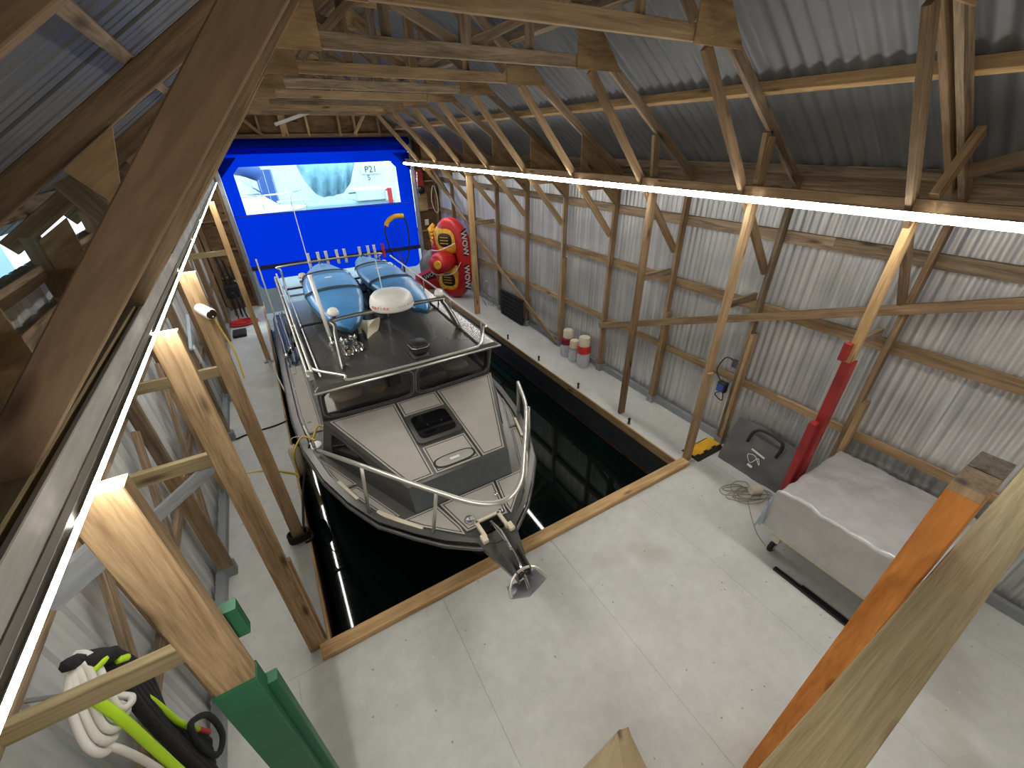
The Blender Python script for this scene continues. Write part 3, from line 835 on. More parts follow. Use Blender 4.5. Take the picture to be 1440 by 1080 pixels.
# ---- raised trunk in front of the wheelhouse
TF, TB = 2.86, 4.16                     # front / back of the trunk top
ZT = lambda y: .855+(y-TF)*(.145/(TB-TF))
TW = lambda y: .53+(y-TF)*(.50/(TB-TF))
top = [(-.53, TF, ZT(TF)), (.53, TF, ZT(TF)), (1.03, TB, ZT(TB)), (-1.03, TB, ZT(TB))]
bot = [(-.52, 2.775, DK(2.7)), (.52, 2.775, DK(2.7)), (1.135, 4.22, DK(4.2)), (-1.135, 4.22, DK(4.2))]
tk = MB(); tk.add([(BX+u, y, z) for u, y, z in top+bot], [(0,1,2,3),(4,5,1,0),(5,6,2,1),(7,4,0,3)])
trunk = tk.build('trunk_cabin', M_HULL, boat)
# blue-grey front face plate
fp = MB(); e = .006
q = [(-.53, TF, ZT(TF)), (.53, TF, ZT(TF)), (.52, 2.775, DK(2.7)), (-.52, 2.775, DK(2.7))]
fp.add([(BX+u, y-e, z+e) for u, y, z in q], [(3,2,1,0)]); fp.build('front_face', M_BLUEG, trunk)
# portlight on the port (left) and starboard sloping sides
for sgn in (-1, 1):
    A, B, C, D = Vector(top[3 if sgn < 0 else 2]), Vector(top[0 if sgn < 0 else 1]), Vector(bot[0 if sgn < 0 else 1]), Vector(bot[3 if sgn < 0 else 2])
    pt = lambda s, t: (A.lerp(B, s)).lerp(D.lerp(C, s), t)
    nn = (B-A).cross(D-A).normalized(); nn = nn if nn.x*sgn > 0 else -nn
    poly = [pt(s, t)+nn*.006 for s, t in [(.12,.2),(.16,.12),(.52,.16),(.56,.3),(.52,.62),(.2,.78),(.13,.72)]]
    w = MB(); w.add([(BX+p.x, p.y, p.z) for p in poly], [tuple(range(7))]); w.build('portlight', M_GLASSK, trunk)
    ring = [Vector((BX, 0, 0))+p for p in poly]
    t = MB(); t.tube(cr(ring, 3, True), .009, 5, True); t.build('portlight_rim', M_DGREY, trunk, smooth=True)

# ---- non-skid pads: each a thin slab with its inset groove
def inset(poly, d):
    P = [Vector((p[0], p[1])) for p in poly]; n = len(P); out = []
    area = sum(P[i].x*P[(i+1)%n].y-P[(i+1)%n].x*P[i].y for i in range(n))
    sg = 1 if area > 0 else -1
    for i in range(n):
        a, b, c = P[i-1], P[i], P[(i+1)%n]
        e1 = (b-a).normalized(); e2 = (c-b).normalized()
        n1 = Vector((-e1.y, e1.x))*sg; n2 = Vector((-e2.y, e2.x))*sg
        k = n1+n2; L = 1+n1.dot(n2)
        out.append(b+k*(d/max(L, .35)))
    return out
def pad(poly, zf, parent=boat, name='deck_pad', b1=.016, b2=.009):
    b = MB(); r0 = [Vector(p) for p in poly]; r1 = inset(poly, b1); r2 = inset(poly, b1+b2)
    n = len(poly)
    P3 = lambda p, h: (BX+p[0], p[1], zf(p[1])+h)
    R = [[P3(p, .001) for p in r0], [P3(p, .010) for p in r0], [P3(p, .010) for p in r1], [P3(p, .0065) for p in r1], [P3(p, .0065) for p in r2], [P3(p, .010) for p in r2]]
    vs = [v for r in R for v in r]; fs = []; mi = []
    for k in range(5):
        for i in range(n):
            j = (i+1) % n; fs.append((k*n+i, k*n+j, (k+1)*n+j, (k+1)*n+i)); mi.append(1 if k in (2, 3, 4) else 0)
    fs.append(tuple(5*n+i for i in range(n))); mi.append(0)
    return mesh_obj(name, vs, fs, None, parent, None, False, [M_PAD, M_PADLINE], mi)
W_ = lambda y: TW(y)-.035
pad([(-.265, 2.90), (-.265, 4.10), (-W_(4.10), 4.12), (-W_(2.90), 2.90)], ZT)
pad([(.265, 2.90), (W_(2.90), 2.90), (W_(4.12), 4.12), (.265, 4.10)], ZT)
pad([(-.235, 3.83), (.235, 3.83), (.235, 4.10), (-.235, 4.10)], ZT)
cp = pad([(-.235, 2.90), (.235, 2.90), (.235, 3.28), (-.235, 3.28)], ZT)
# oval step plate with a small badge at the front of the centre pad
ov = MB(); oval = [(.20*math.copysign(abs(math.cos(a))**.6, math.cos(a)), 3.0+.062*math.copysign(abs(math.sin(a))**.75, math.sin(a))) for a in [2*math.pi*k/28 for k in range(28)]]
big = [(x*1.12, 3.0+(y-3.0)*1.3) for x, y in oval]
ov.add([(BX+x, y, ZT(y)+.0105) for x, y in big], [tuple(range(28))], 1)
ov.add([(BX+x, y, ZT(y)+.016) for x, y in oval], [tuple(range(28))], 0)
ov.box(BX-.05, BX+.05, 2.985, 3.015, ZT(3.0)+.012, ZT(3.0)+.021, 2)
ov.build('step_plate', M_STEEL, boat, mats=[plain('pad_plate_grey', (.36,.35,.33), .5, var=.1), M_PADLINE, M_WHITE])
# hatch
hz = ZT(3.58)
ht = MB()
hp = lambda a, b: [( a, 3.335), (a, 3.78), (-a, 3.78), (-a, 3.335)]
def rrect(a, y0, y1, r):
    out = []
    for cx, cy, s0 in ((a-r, y1-r, 0), (-a+r, y1-r, 90), (-a+r, y0+r, 180), (a-r, y0+r, 270)):
        for k in range(5):
            t = math.radians(s0+22.5*k); out.append((cx+r*math.cos(t), cy+r*math.sin(t)))
    return out
for (a, y0, y1, h0, h1, mi) in ((.255, 3.32, 3.80, .0, .03, 0), (.205, 3.375, 3.745, .03, .036, 1)):
    p = rrect(a, y0, y1, .06)
    n = len(p)
    ht.add([(BX+x, y, ZT(y)+h0) for x, y in p]+[(BX+x, y, ZT(y)+h1) for x, y in p], [(i, (i+1)%n, n+(i+1)%n, n+i) for i in range(n)]+[tuple(range(n, 2*n))], mi)
hatch = ht.build('deck_hatch', M_HULL, boat, mats=[M_HULL, M_GLASSK])
for x in (-.07, .09):
    b = MB(); b.lathe([(0, 0), (.012, 0), (.012, .01), (0, .012)], (BX+x, 3.55, ZT(3.55)+.036), 8); b.build('hatch_dog', M_BLACK, hatch)
# foredeck pads (bow)
DZ = lambda y: DK(y)+.004
pad([(-.54, 2.755), (-.32, 2.755), (-.235, 2.40), (-.235, 2.30), (-.52, 2.58), (-.66, 2.755)][::-1], DZ)
pad([(.54, 2.755), (.32, 2.755), (.235, 2.40), (.235, 2.30), (.52, 2.58), (.66, 2.755)], DZ)
an = pad([(-.205, 2.32), (.205, 2.32), (.29, 2.755), (-.29, 2.755)], DZ, name='locker_pad')
for x in (.16, .22):
    b = MB(); b.lathe([(0,0),(.022,0),(.022,.022),(.012,.028),(0,.028)], (BX+x, 2.36+(x-.16)*3.4, DZ(2.4)+.01), 10); b.build('hinge', M_CHROME, an, smooth=True)
b = MB(); b.lathe([(.028,.0),(.05,.0),(.05,.012),(.028,.012),(.026,.004),(0,.004)], (BX-.13, 2.42, DZ(2.4)+.009), 16); b.build('deck_filler', M_STEEL, an, smooth=True)
# side-deck pads along trunk and wheelhouse
def strip(sgn, ya, yb, inner, ob=.10, steps=4, name='side_pad'):
    ys_ = [ya+(yb-ya)*i/steps for i in range(steps+1)]
    outer = [(sgn*(hbf(y)-ob), y) for y in ys_]; inn = [(sgn*inner(y), y) for y in reversed(ys_)]
    pl = outer+inn
    pad(pl if sgn > 0 else pl[::-1], DZ, name=name, b1=.012, b2=.007)
IN = lambda y: lerp_tab(y, [2.7, 4.22, 9], [.56, 1.175, 1.10])
for sgn in (-1, 1):
    strip(sgn, 2.83, 3.45, lambda y: IN(y)+.05)
    strip(sgn, 3.50, 4.15, lambda y: IN(y)+.03, ob=.085)
    strip(sgn, 4.75, 6.9, lambda y: 1.06)
    for ya, yb in ((2.55, 2.98), (3.25, 3.62)):
        pts = [(BX+sgn*(hbf(ya)-.085), ya, DK(ya)+.02), (BX+sgn*(hbf(yb)-.085), yb, DK(yb)+.02)]
        board('step_pad', pts[0], pts[1], .045, .022, (0,0,1), M_CREAM, boat)
    for ya, yb in ((5.0, 5.35), (6.6, 6.95)):
        board('step_pad', (BX+sgn*(hbf(ya)-.17), ya, DK(ya)+.018), (BX+sgn*(hbf(yb)-.17), yb, DK(yb)+.018), .05, .016, (0,0,1), M_PAD, boat)
    c = MB(); cy = 4.47; cx = BX+sgn*1.20; cz = DK(cy)
    c.lathe([(0,0),(.085,0),(.085,.008),(0,.010)], (cx, cy, cz), 18)
    c.tube(cr([(cx, cy-.09, cz+.05), (cx, cy-.04, cz+.055), (cx, cy+.04, cz+.055), (cx, cy+.09, cz+.05)], 3), .012, 8)
    c.tube([(cx, cy-.03, cz), (cx, cy-.03, cz+.05)], .012, 8); c.tube([(cx, cy+.03, cz), (cx, cy+.03, cz+.05)], .012, 8)
    autosmooth(c.build('cleat', M_ALU, boat))
    c = MB(); c.lathe([(0,0),(.055,0),(.055,.012),(0,.014)], (BX+sgn*1.20, 6.1, DK(6.1)), 16); c.build('deck_plate', M_STEEL, boat)

# ---- bow roller, anchor plate and gear
sp = MB()
zt = .66
A = [(-.20, 2.17, zt), (.20, 2.17, zt), (.075, 1.74, .61), (-.075, 1.74, .61)]
Bp = [(-.12, 2.25, .40), (.12, 2.25, .40), (.06, 1.78, .53), (-.06, 1.78, .53)]
sp.add([(BX+u, y, z) for u, y, z in A+Bp], [(3,2,1,0),(4,5,6,7),(2,3,7,6),(1,2,6,5),(3,0,4,7)])
pul = sp.build('bow_pulpit', M_HULL, boat)
ck = MB()
for s in (-1, 1): ck.add([(BX+s*.075, 1.93, .62), (BX+s*.085, 1.93, .62), (BX+s*.065, 1.68, .59), (BX+s*.055, 1.68, .59), (BX+s*.075, 1.93, .71), (BX+s*.085, 1.93, .71), (BX+s*.065, 1.70, .69), (BX+s*.055, 1.70, .69)],
        [(0,1,2,3),(4,7,6,5),(0,4,5,1),(1,5,6,2),(2,6,7,3),(3,7,4,0)])
ck.build('roller_cheeks', M_HULL, pul)
b = MB(); b.lathe([(0,-.05),(.04,-.05),(.028,0),(.04,.05),(0,.05)], (BX, 1.72, .63), 14, 'x'); b.build('roller', M_BLACK, pul, smooth=True)
# winch opening frame
wf2 = MB(); wf2.box(BX-.09, BX+.09, 2.18, 2.31, .655, .672, 0); wf2.box(BX-.12, BX+.12, 2.31, 2.335, .65, .69, 1)
wf2.box(BX-.125, BX-.095, 2.14, 2.33, .65, .69, 1); wf2.box(BX+.095, BX+.125, 2.14, 2.33, .65, .69, 1)
wf2.build('winch_opening', M_GLASSK, pul, mats=[M_GLASSK, M_CREAM])
for s in (-1, 1):
    b = MB(); b.box(BX+s*.13-.025, BX+s*.13+.025, 2.09, 2.17, .66, .70); bevel(b.build('winch_bracket', M_CREAM, pul), .006)
# anchor: shank, fluke plate, hoop
anc = empty('anchor', (BX, 1.75, .66), 'stainless roll-bar anchor held in the bow roller', 'anchor')
b = MB(); b.tube(cr([(BX, 2.24, .70), (BX+.005, 2.0, .725), (BX, 1.80, .70), (BX, 1.71, .64), (BX, 1.63, .55)], 5), .013, 8); autosmooth(b.build('shank', M_CHROME, anc))
b = MB(); b.tube(cr([(BX-.0, 2.26, .69), (BX+.012, 2.10, .735), (BX+.0, 1.90, .735)], 4), .010, 6); b.build('chain', M_STEEL, anc, smooth=True)
pl = [(-.15, 1.72, .565), (-.165, 1.625, .55), (-.02, 1.575, .535), (.165, 1.625, .55), (.13, 1.74, .565), (0, 1.72, .535)]
fl_ = MB(); fl_.add([(BX+u, y, z) for u, y, z in pl]+[(BX+u, y, z-.012) for u, y, z in pl],
    [(0,1,5),(1,2,5),(2,3,5),(3,4,5),(7,6,11),(8,7,11),(9,8,11),(10,9,11)]+[(i,6+i,6+(i+1)%6,(i+1)%6) for i in range(6)])
fl_.build('fluke', M_STEEL, anc)
b = MB(); b.tube([(BX+.165*math.cos(a), 1.63+.09*math.sin(a), .552+.13*math.sin(a)) for a in [math.pi*k/14 for k in range(15)]], .012, 8); b.build('roll_bar', M_ALU, anc, smooth=True)

# ---- bow rail
RZ = 1.20
left = [(-1.175, 4.27, .58), (-1.10, 3.95, .745), (-.85, 2.97, RZ), (-.43, 2.37, RZ), (-.20, 2.08, RZ), (0, 1.985, RZ)]
right = [(.20, 2.08, RZ), (.42, 2.37, RZ), (.82, 2.97, RZ), (.985, 3.36, RZ), (1.02, 3.45, RZ-.01), (1.05, 3.50, 1.13), (1.18, 3.72, .59)]
pts = left+right
br = MB(); br.tube([(BX+p.x, p.y, p.z) for p in cr(pts, 7)], .021, 10)
rail = autosmooth(br.build('bow_rail', M_ALU, boat))
for sgn in (-1, 1):
    for (u, y), (u2, y2) in (((.86, 2.98), (.90, 3.02)), ((.42, 2.35), (.47, 2.46))):
        b = MB(); b.tube([(BX+sgn*u, y, RZ-.01), (BX+sgn*u2, y2, ZS(y2)-.02)], .016, 8); b.build('stanchion', M_ALU, rail, smooth=True)

# ---- wheelhouse
CW0, CW1 = 1.045, 1.01
YB = 8.35; ZR = 1.465
wh = MB()
def side(sgn):
    x0, x1 = BX+sgn*CW0, BX+sgn*CW1
    zd = DK(5)-.01
    # lower and upper side bands with window openings left between pillars
    y = [4.22, 5.35, 5.50, 6.75, 6.90, YB]
    X = lambda z: x0+(x1-x0)*(z-zd)/(ZR-zd)
    ft = lambda z: 4.22-.20*max(0, (z-1.0))/(ZR-1.0)
    zl, zh = 1.0, 1.40
    P = lambda yy, z: (X(z), yy, z)
    F = []
    F.append([P(4.22, zd), P(YB, zd), P(YB, zl), P(4.22, zl)])
    F.append([P(ft(zh), zh), P(YB, zh), P(YB, ZR), P(ft(ZR), ZR)])
    for a, b in (((4.22, ft(zh)), (4.36, 4.22)), ((5.35, 5.35), (5.5, 5.5)), ((6.75, 6.75), (6.9, 6.9)), ((8.2, 8.2), (YB, YB))):
        F.append([P(a[0], zl), P(b[0], zl), P(b[1], zh), P(a[1], zh)])
    for f in F:
        wh.add(f, [(0,1,2,3) if sgn > 0 else (3,2,1,0)])
    return [[P(a, zl), P(b, zl), P(c, zh), P(d, zh)] for a, b, c, d in ((4.36, 5.35, 5.35, 4.22), (5.5, 6.75, 6.75, 5.5), (6.9, 8.2, 8.2, 6.9))]
wins = [side(-1), side(1)]
# front: sills, centre mullion and corner pillars, with a shallow V
YF0, YF1, V = 4.20, 4.03, .05
def FP(u, z):
    t = (z-.98)/(ZR-.98)
    cw = 1.03+(CW1-1.03)*t
    return (BX+u*cw, YF0+(YF1-YF0)*t - V*(1-abs(u)), z)
zl, zh = 1.03, 1.43
def fq(u0, u1, z0, z1): wh.add([FP(u0, z0), FP(u1, z0), FP(u1, z1), FP(u0, z1)], [(0,1,2,3)])
for a, b in ((-1, 0), (0, 1)):
    fq(a, b, .93, zl); fq(a, b, zh, ZR)
fq(-1, -.955, zl, zh); fq(.955, 1, zl, zh); fq(-.035, 0, zl, zh); fq(0, .035, zl, zh)
# back bulkhead, unseen; its openings are added to brighten the cabin
for x0_, x1_, z0_, z1_ in ((-1.03, 1.03, .0, .80), (-1.03, 1.03, 1.40, ZR), (-1.03, -.9, .8, 1.4), (.9, 1.03, .8, 1.4), (-.05, .05, .8, 1.4)):
    wh.add([(BX+x0_, YB, z0_), (BX+x1_, YB, z0_), (BX+x1_, YB, z1_), (BX+x0_, YB, z1_)], [(3,2,1,0)])
house = wh.build('wheelhouse', M_HULL, boat)
def rounded_pane(u0, u1):
    # glass with heavy rounded frame
    uc, zc, ru, rz = (u0+u1)/2, (zl+zh)/2, (u1-u0)/2, (zh-zl)/2
    ring = []
    for k in range(32):
        a = 2*math.pi*k/32; c, s = math.cos(a), math.sin(a)
        m_ = (abs(c)**7+abs(s)**7)**(-1/7)
        ring.append(FP(uc+ru*c*m_, zc+rz*s*m_))
    g = MB(); g.add([(x, y-.004, z) for x, y, z in ring], [tuple(range(32))]); o = g.build('windscreen', M_PANE, boat)
    t = MB(); t.tube([(x, y-.008, z) for x, y, z in ring], .015, 6, True); t.build('window_frame', M_DGREY, o, smooth=True)
    ring2 = [Vector(FP(uc+(ru+.022)*(math.cos(a)*(abs(math.cos(a))**7+abs(math.sin(a))**7)**(-1/7)), zc+(rz+.022)*(math.sin(a)*(abs(math.cos(a))**7+abs(math.sin(a))**7)**(-1/7))) ) for a in [2*math.pi*k/32 for k in range(32)]]
    t = MB(); t.tube([(p.x, p.y-.006, p.z) for p in ring2], .009, 6, True); t.build('outer_bead', plain('bead_grey', (.30,.30,.29), .4, .5), o, smooth=True)
rounded_pane(-.955, -.035); rounded_pane(.035, .955)
for sd in wins:
    for q in sd:
        g = MB(); g.add(q, [(0,1,2,3)]); g.build('side_window', M_PANE, house)
for x0_, x1_ in ((-.9, -.05), (.05, .9)):  # panes for the openings added to let daylight in
    g = MB(); g.add([(BX+x0_, YB, .8), (BX+x1_, YB, .8), (BX+x1_, YB, 1.4), (BX+x0_, YB, 1.4)], [(0,1,2,3)]); g.build('added_aft_window', M_PANE, house)
# interior
i_ = MB(); i_.box(BX-.98, BX+.98, 4.32, 4.85, .92, 1.0); i_.build('dashboard', plain('dash_grey', (.66,.64,.58), .8), house)
i_ = MB(); i_.box(BX-1.0, BX+1.0, 4.3, 8.3, .02, .06); i_.build('cabin_sole', plain('sole_beige', (.35,.30,.24), .8), house)
for x in (-.5, .5):
    i_ = MB(); i_.box(BX+x-.25, BX+x+.25, 5.2, 5.7, .06, .62); i_.box(BX+x-.25, BX+x+.25, 5.62, 5.75, .6, 1.2); bevel(i_.build('helm_seat', plain('seat_vinyl', (.45,.43,.38), .6), house), .03)
# things lying on the dash
def lump(name, c, r, mat, parent, seed=0, amp=.25, seg=14):
    b = MB(); vs = []; fs = []; nv = seg//2
    for i in range(nv+1):
        ph = math.pi*i/nv-math.pi/2
        for k in range(seg):
            a = 2*math.pi*k/seg
            d = Vector((math.cos(ph)*math.cos(a), math.cos(ph)*math.sin(a), math.sin(ph)))
            f = 1+amp*noise.noise(d*1.7+Vector((seed*3.1, seed, 0)))
            vs.append((c[0]+d.x*r[0]*f, c[1]+d.y*r[1]*f, max(c[2]+d.z*r[2]*f, c[2]-r[2]*.9)))
    for i in range(nv):
        for k in range(seg): fs.append((i*seg+k, i*seg+(k+1)%seg, (i+1)*seg+(k+1)%seg, (i+1)*seg+k))
    b.add(vs, fs)
    return b.build(name, mat, parent, smooth=True)
tag(lump('folded_cloth', (BX-.70, 4.50, 1.075), (.20, .13, .07), M_CREAM, None, 1), 'crumpled cream cloth on the dashboard behind the left windscreen', 'cloth')
tag(lump('rope_heap', (BX-.34, 4.46, 1.045), (.10, .08, .042), M_YROPE, None, 2), 'small heap of yellow rope on the boat dashboard', 'rope')
b = MB(); b.box(BX-.22, BX+.02-.07, 4.5, 4.62, 1.002, 1.19); tag(bevel(b.build('chartplotter', M_BLACK), .01), 'black chartplotter screen on the boat dashboard', 'screen')
b = MB(); b.box(BX+.12, BX+.50, 4.36, 4.62, 1.002, 1.09); tag(bevel(b.build('chart_case', plain('case_grey_blue', (.34,.38,.42), .5)), .02), 'grey-blue flat case on the dashboard behind the right windscreen', 'case')
tag(lump('white_bag', (BX+.70, 4.47, 1.06), (.15, .10, .065), M_WHITE, None, 4), 'white bag on the dashboard behind the right windscreen', 'bag')

# ---- roof
rf = MB()
def roof_ring(d, z0): return [(BX-1.035+d, 3.93+d, z0), (BX+1.06-d, 3.93+d, z0), (BX+1.085-d, 8.45-d, z0+.02), (BX-1.075+d, 8.45-d, z0+.02)]
R0, R1, R2 = roof_ring(0, ZR), roof_ring(0, ZR+.03), roof_ring(.05, ZR+.05)
rf.add(R0+R1+R2, [(3,2,1,0)]+[(i,(i+1)%4,4+(i+1)%4,4+i) for i in range(4)]+[(4+i,4+(i+1)%4,8+(i+1)%4,8+i) for i in range(4)]+[(8,9,10,11)])
roof = bevel(rf.build('cabin_roof', M_ROOFP, boat), .008, 2)
ZQ = ZR+.052
b = MB(); b.tube([(BX-1.04, 3.925, ZR+.012), (BX+1.065, 3.925, ZR+.012)], .012, 8); b.build('front_trim', M_ALU, roof, smooth=True)
b = MB(); b.box(BX-.006, BX+.006, 3.99, 8.4, ZQ, ZQ+.003); b.build('centre_seam', M_HULL, roof)
# roof rails
b = MB(); b.tube(cr([(BX-1.0, 4.35, ZQ+.09), (BX-.95, 4.25, ZQ+.06), (BX-.72, 4.04, ZQ+.03), (BX-.60, 3.965, ZQ+.0), (BX+.60, 3.95, ZQ+.0), (BX+.80, 3.97, ZQ+.01), (BX+.90, 4.08, ZQ+.06), (BX+.96, 4.16, ZQ+.13), (BX+1.0, 4.3, ZQ+.16), (BX+1.02, 6.0, ZQ+.16), (BX+1.03, 8.3, ZQ+.16)], 6), .014, 8)
rr_ = autosmooth(b.build('roof_rail', M_ALU, boat))
for y in (4.32, 5.3, 6.4, 7.5): 
    b = MB(); b.tube([(BX+1.02, y+.03, ZQ), (BX+1.015, y, ZQ+.16)], .011, 6); b.build('rail_foot', M_ALU, rr_, smooth=True)
for dx, dz in ((-1.04, .05), (-1.0, .10), (-.93, .03)):
    b = MB(); b.tube([(BX+dx, 4.15, ZQ+dz), (BX+dx-.01, 8.3, ZQ+dz+.02)], .014 if dz > .04 else .010, 8); b.build('side_rail', M_ALU, roof, smooth=True)
for y in (4.2, 5.6, 7.0, 8.2):
    b = MB(); b.box(BX-1.045, BX-.99, y-.02, y+.02, ZQ-.005, ZQ+.10); b.build('rail_bracket', M_ALU, roof)
# cross bar arch carrying the radar
b = MB()
pa = cr([(BX-.69, 4.28, ZQ), (BX-.67, 4.45, ZQ+.16), (BX-.63, 4.66, ZQ+.33), (BX-.54, 4.76, ZQ+.375), (BX+.6, 4.76, ZQ+.375), (BX+.70, 4.74, ZQ+.33), (BX+.78, 4.66, ZQ+.15), (BX+.82, 4.58, ZQ)], 5)
vs = []; fs = []; n = len(pa)
for i, p in enumerate(pa):
    t = (pa[min(i+1, n-1)]-pa[max(i-1, 0)]).normalized()
    w = Vector((0, .7, -.35)) if abs(t.x) > .6 else Vector((0, .75, -.3))
    w = (w-t*w.dot(t)).normalized(); h = t.cross(w)
    for a, c in ((-1,-1),(1,-1),(1,1),(-1,1)): vs.append(p+w*(.055*a)+h*(.016*c))
for i in range(n-1):
    for k in range(4): fs.append((i*4+k, i*4+(k+1)%4, (i+1)*4+(k+1)%4, (i+1)*4+k))
fs += [(3,2,1,0), tuple((n-1)*4+k for k in range(4))]
b.add(vs, fs); arch = autosmooth(b.build('radar_arch', M_HULL, boat), 50)
b = MB(); b.tube([p+Vector((-.012, -.062, .02)) for p in pa[:-2]], .008, 6); b.build('arch_edge', M_ALU, arch, smooth=True)
# radar dome
b = MB(); b.lathe([(0,0),(.19,0),(.245,.02),(.257,.05),(.25,.11),(.232,.16),(.195,.195),(.12,.212),(0,.218)], (BX+.06, 4.74, ZQ+.385), 36); rd = autosmooth(b.build('radar_dome', M_WHITE, boat), 60)
rd['label'] = 'white radar dome'
def on_dome(txt, size, ang, mat, h, name):
    a = math.radians(ang); d = Vector((math.cos(a), math.sin(a), 0)); c = Vector((BX+.06, 4.74, ZQ+.385+h))+d*.262
    x = Vector((-math.sin(a), math.cos(a), 0)); y = (Vector((0, 0, 1))-d*.25).normalized(); z = x.cross(y)
    W = Matrix(((x.x,y.x,z.x,c.x),(x.y,y.y,z.y,c.y),(x.z,y.z,z.z,c.z),(0,0,0,1)))
    text_obj(name, txt, size, W, mat, rd, .001)
for i, ch in enumerate('marine'): on_dome(ch, .062, -158+i*8.5, M_REDPL, .085, 'letter')
for i, ch in enumerate('QUANTUM'): on_dome(ch, .034, -88+i*9, M_STEEL, .085, 'letter')
b = MB(); b.box(BX-.06, BX+.18, 4.68, 4.82, ZQ+.375, ZQ+.388); b.build('base_plate', M_BLACK, rd)
# mushrooms, horn, speaker, dome light, antennas
def mush(x, y, z, label, r=.06):
    b = MB(); b.lathe([(0,.045),(r,.045),(r*1.05,.075),(r*.8,.11),(r*.4,.125),(0,.13)], (x, y, z), 18); o = b.build('gps_antenna', M_WHITE, boat, smooth=True)
    o['label'] = label
    b = MB(); b.lathe([(0,0),(.02,0),(.02,.05),(0,.05)], (x, y, z), 10); b.build('stem', M_BLACK, o)
mush(BX-.60, 4.76, ZQ+.388, 'white mushroom antenna on the arch beside the thick white aerial')
mush(BX+.66, 4.76, ZQ+.375, 'white mushroom antenna on the arch above the dock side', .055)
mush(BX-.62, 8.1, ZQ, 'white mushroom antenna at the rear corner by the blue tarp', .07)
mush(BX+.86, 8.2, ZQ, 'white mushroom antenna at the rear corner by the landing net', .06)
b = MB(); b.box(BX-.60, BX-.40, 4.68, 4.92, ZQ-.004, ZQ+.012); hn = b.build('air_horn', M_STEEL, boat); hn['label'] = 'chrome twin-trumpet air horn'
for dx, yo in ((-.06, 4.58), (.055, 4.63)):
    b = MB(); x = BX-.50+dx
    b.lathe([(.012, 0), (.014, -.10), (.020, -.20), (.034, -.27), (.058, -.305), (.060, -.31), (.050, -.305), (.02, -.22)], (x, yo+.24, ZQ+.075), 16, 'y'); autosmooth(b.build('trumpet', M_CHROME, hn), 60)
    b = MB(); b.lathe([(0,-.035),(.042,-.035),(.048,0),(.042,.035),(0,.035)], (x, yo+.25, ZQ+.075), 14, 'y'); b.build('diaphragm', M_CHROME, hn, smooth=True)
    for q in (.06, .2): 
        b = MB(); b.tube([(x, yo+q, ZQ), (x, yo+q, ZQ+.07)], .012, 8); b.build('stand', M_CHROME, hn)
b = MB()
c0 = Vector((BX-.34, 5.12, ZQ+.17)); d = Vector((.72, -.62, -.30)).normalized(); u = d.orthogonal().normalized(); u = Vector((0,0,1)); u = (u-d*u.dot(d)).normalized(); w = d.cross(u)
prev = None; vs = []; fs = []
for i, (s_, a, c) in enumerate(((0,.055,.045),(.10,.05,.04),(.16,.075,.06),(.22,.125,.09),(.245,.165,.115),(.24,.155,.105),(.14,.05,.04))):
    for k in range(20):
        an_ = 2*math.pi*k/20; ca, sa = math.cos(an_), math.sin(an_); m_ = (abs(ca)**4+abs(sa)**4)**(-.25)
        vs.append(c0+d*s_+w*(a*ca*m_)+u*(c*sa*m_))
for i in range(6):
    for k in range(20): fs.append((i*20+k, i*20+(k+1)%20, (i+1)*20+(k+1)%20, (i+1)*20+k))
fs.append(tuple(reversed(range(20)))); fs.append(tuple(120+k for k in range(20)))
b.add(vs, fs); hs = autosmooth(b.build('hailer_horn', M_CREAM, boat), 50); hs['label'] = 'cream flared hailer horn'
b = MB(); b.tube([c0+d*.05, (c0.x+.03, c0.y, ZQ)], .02, 8); b.build('bracket', M_WHITE, hs)
b = MB(); b.box(BX+.03, BX+.21, 4.03, 4.21, ZQ, ZQ+.03); sl = bevel(b.build('searchlight', M_HULL, boat), .01); sl['label'] = 'black remote searchlight'
b = MB(); b.lathe([(0,.035),(.075,.035),(.08,.07),(0,.07)], (BX+.12, 4.12, ZQ), 18); b.build('turntable', M_BLACK, sl, smooth=True)
b = MB(); vs = []
body = [(-.10,-.09),(-.06,-.13),(.06,-.13),(.10,-.09),(.105,.04),(.06,.10),(-.06,.10),(-.105,.04)]
for z, f in ((.06,.85),(.085,1),(.14,1),(.17,.88),(.18,.6)): vs += [(BX+.12+x*f, 4.12+y*f, ZQ+z) for x, y in body]
fs = [(i*8+k, i*8+(k+1)%8, (i+1)*8+(k+1)%8, (i+1)*8+k) for i in range(4) for k in range(8)]+[tuple(32+k for k in range(8)), tuple(reversed(range(8)))]
b.add(vs, fs); autosmooth(b.build('head', M_BLACK, sl), 30)
b = MB(); b.tube([(BX+.12+x*1.0, 4.12+y*1.0, ZQ+.142) for x, y in body[7:]+body[:5]], .004, 5); b.build('chrome_line', M_ALU, sl)
b = MB(); b.tube([(BX-.675, 4.98, ZQ+.08), (BX-.70, 5.25, ZQ+.78)], .024, 10); w1 = b.build('whip_antenna', M_WHITE, boat, smooth=True); w1['label'] = 'thick white aerial'
b = MB(); b.lathe([(0,0),(.04,0),(.04,.02),(.02,.04),(.02,.1),(0,.1)], (BX-.675, 4.97, ZQ), 10); b.build('mount', M_CHROME, w1, smooth=True)
b = MB(); b.tube([(BX+.205, 5.7, ZQ+.04), (BX+.17, 5.7, ZQ+.73)], .008, 6); w2 = b.build('whip_antenna', M_WHITE, boat)
b = MB(); b.lathe([(0,0),(.035,0),(.02,.05),(0,.06)], (BX+.205, 5.7, ZQ), 10); b.build('mount', M_WHITE, w2)
b = MB(); b.tube([(BX-.45, 8.3, ZQ+.04), (BX-.46, 8.3, ZQ+1.35)], .007, 6); w3 = b.build('whip_antenna', M_WHITE, boat)
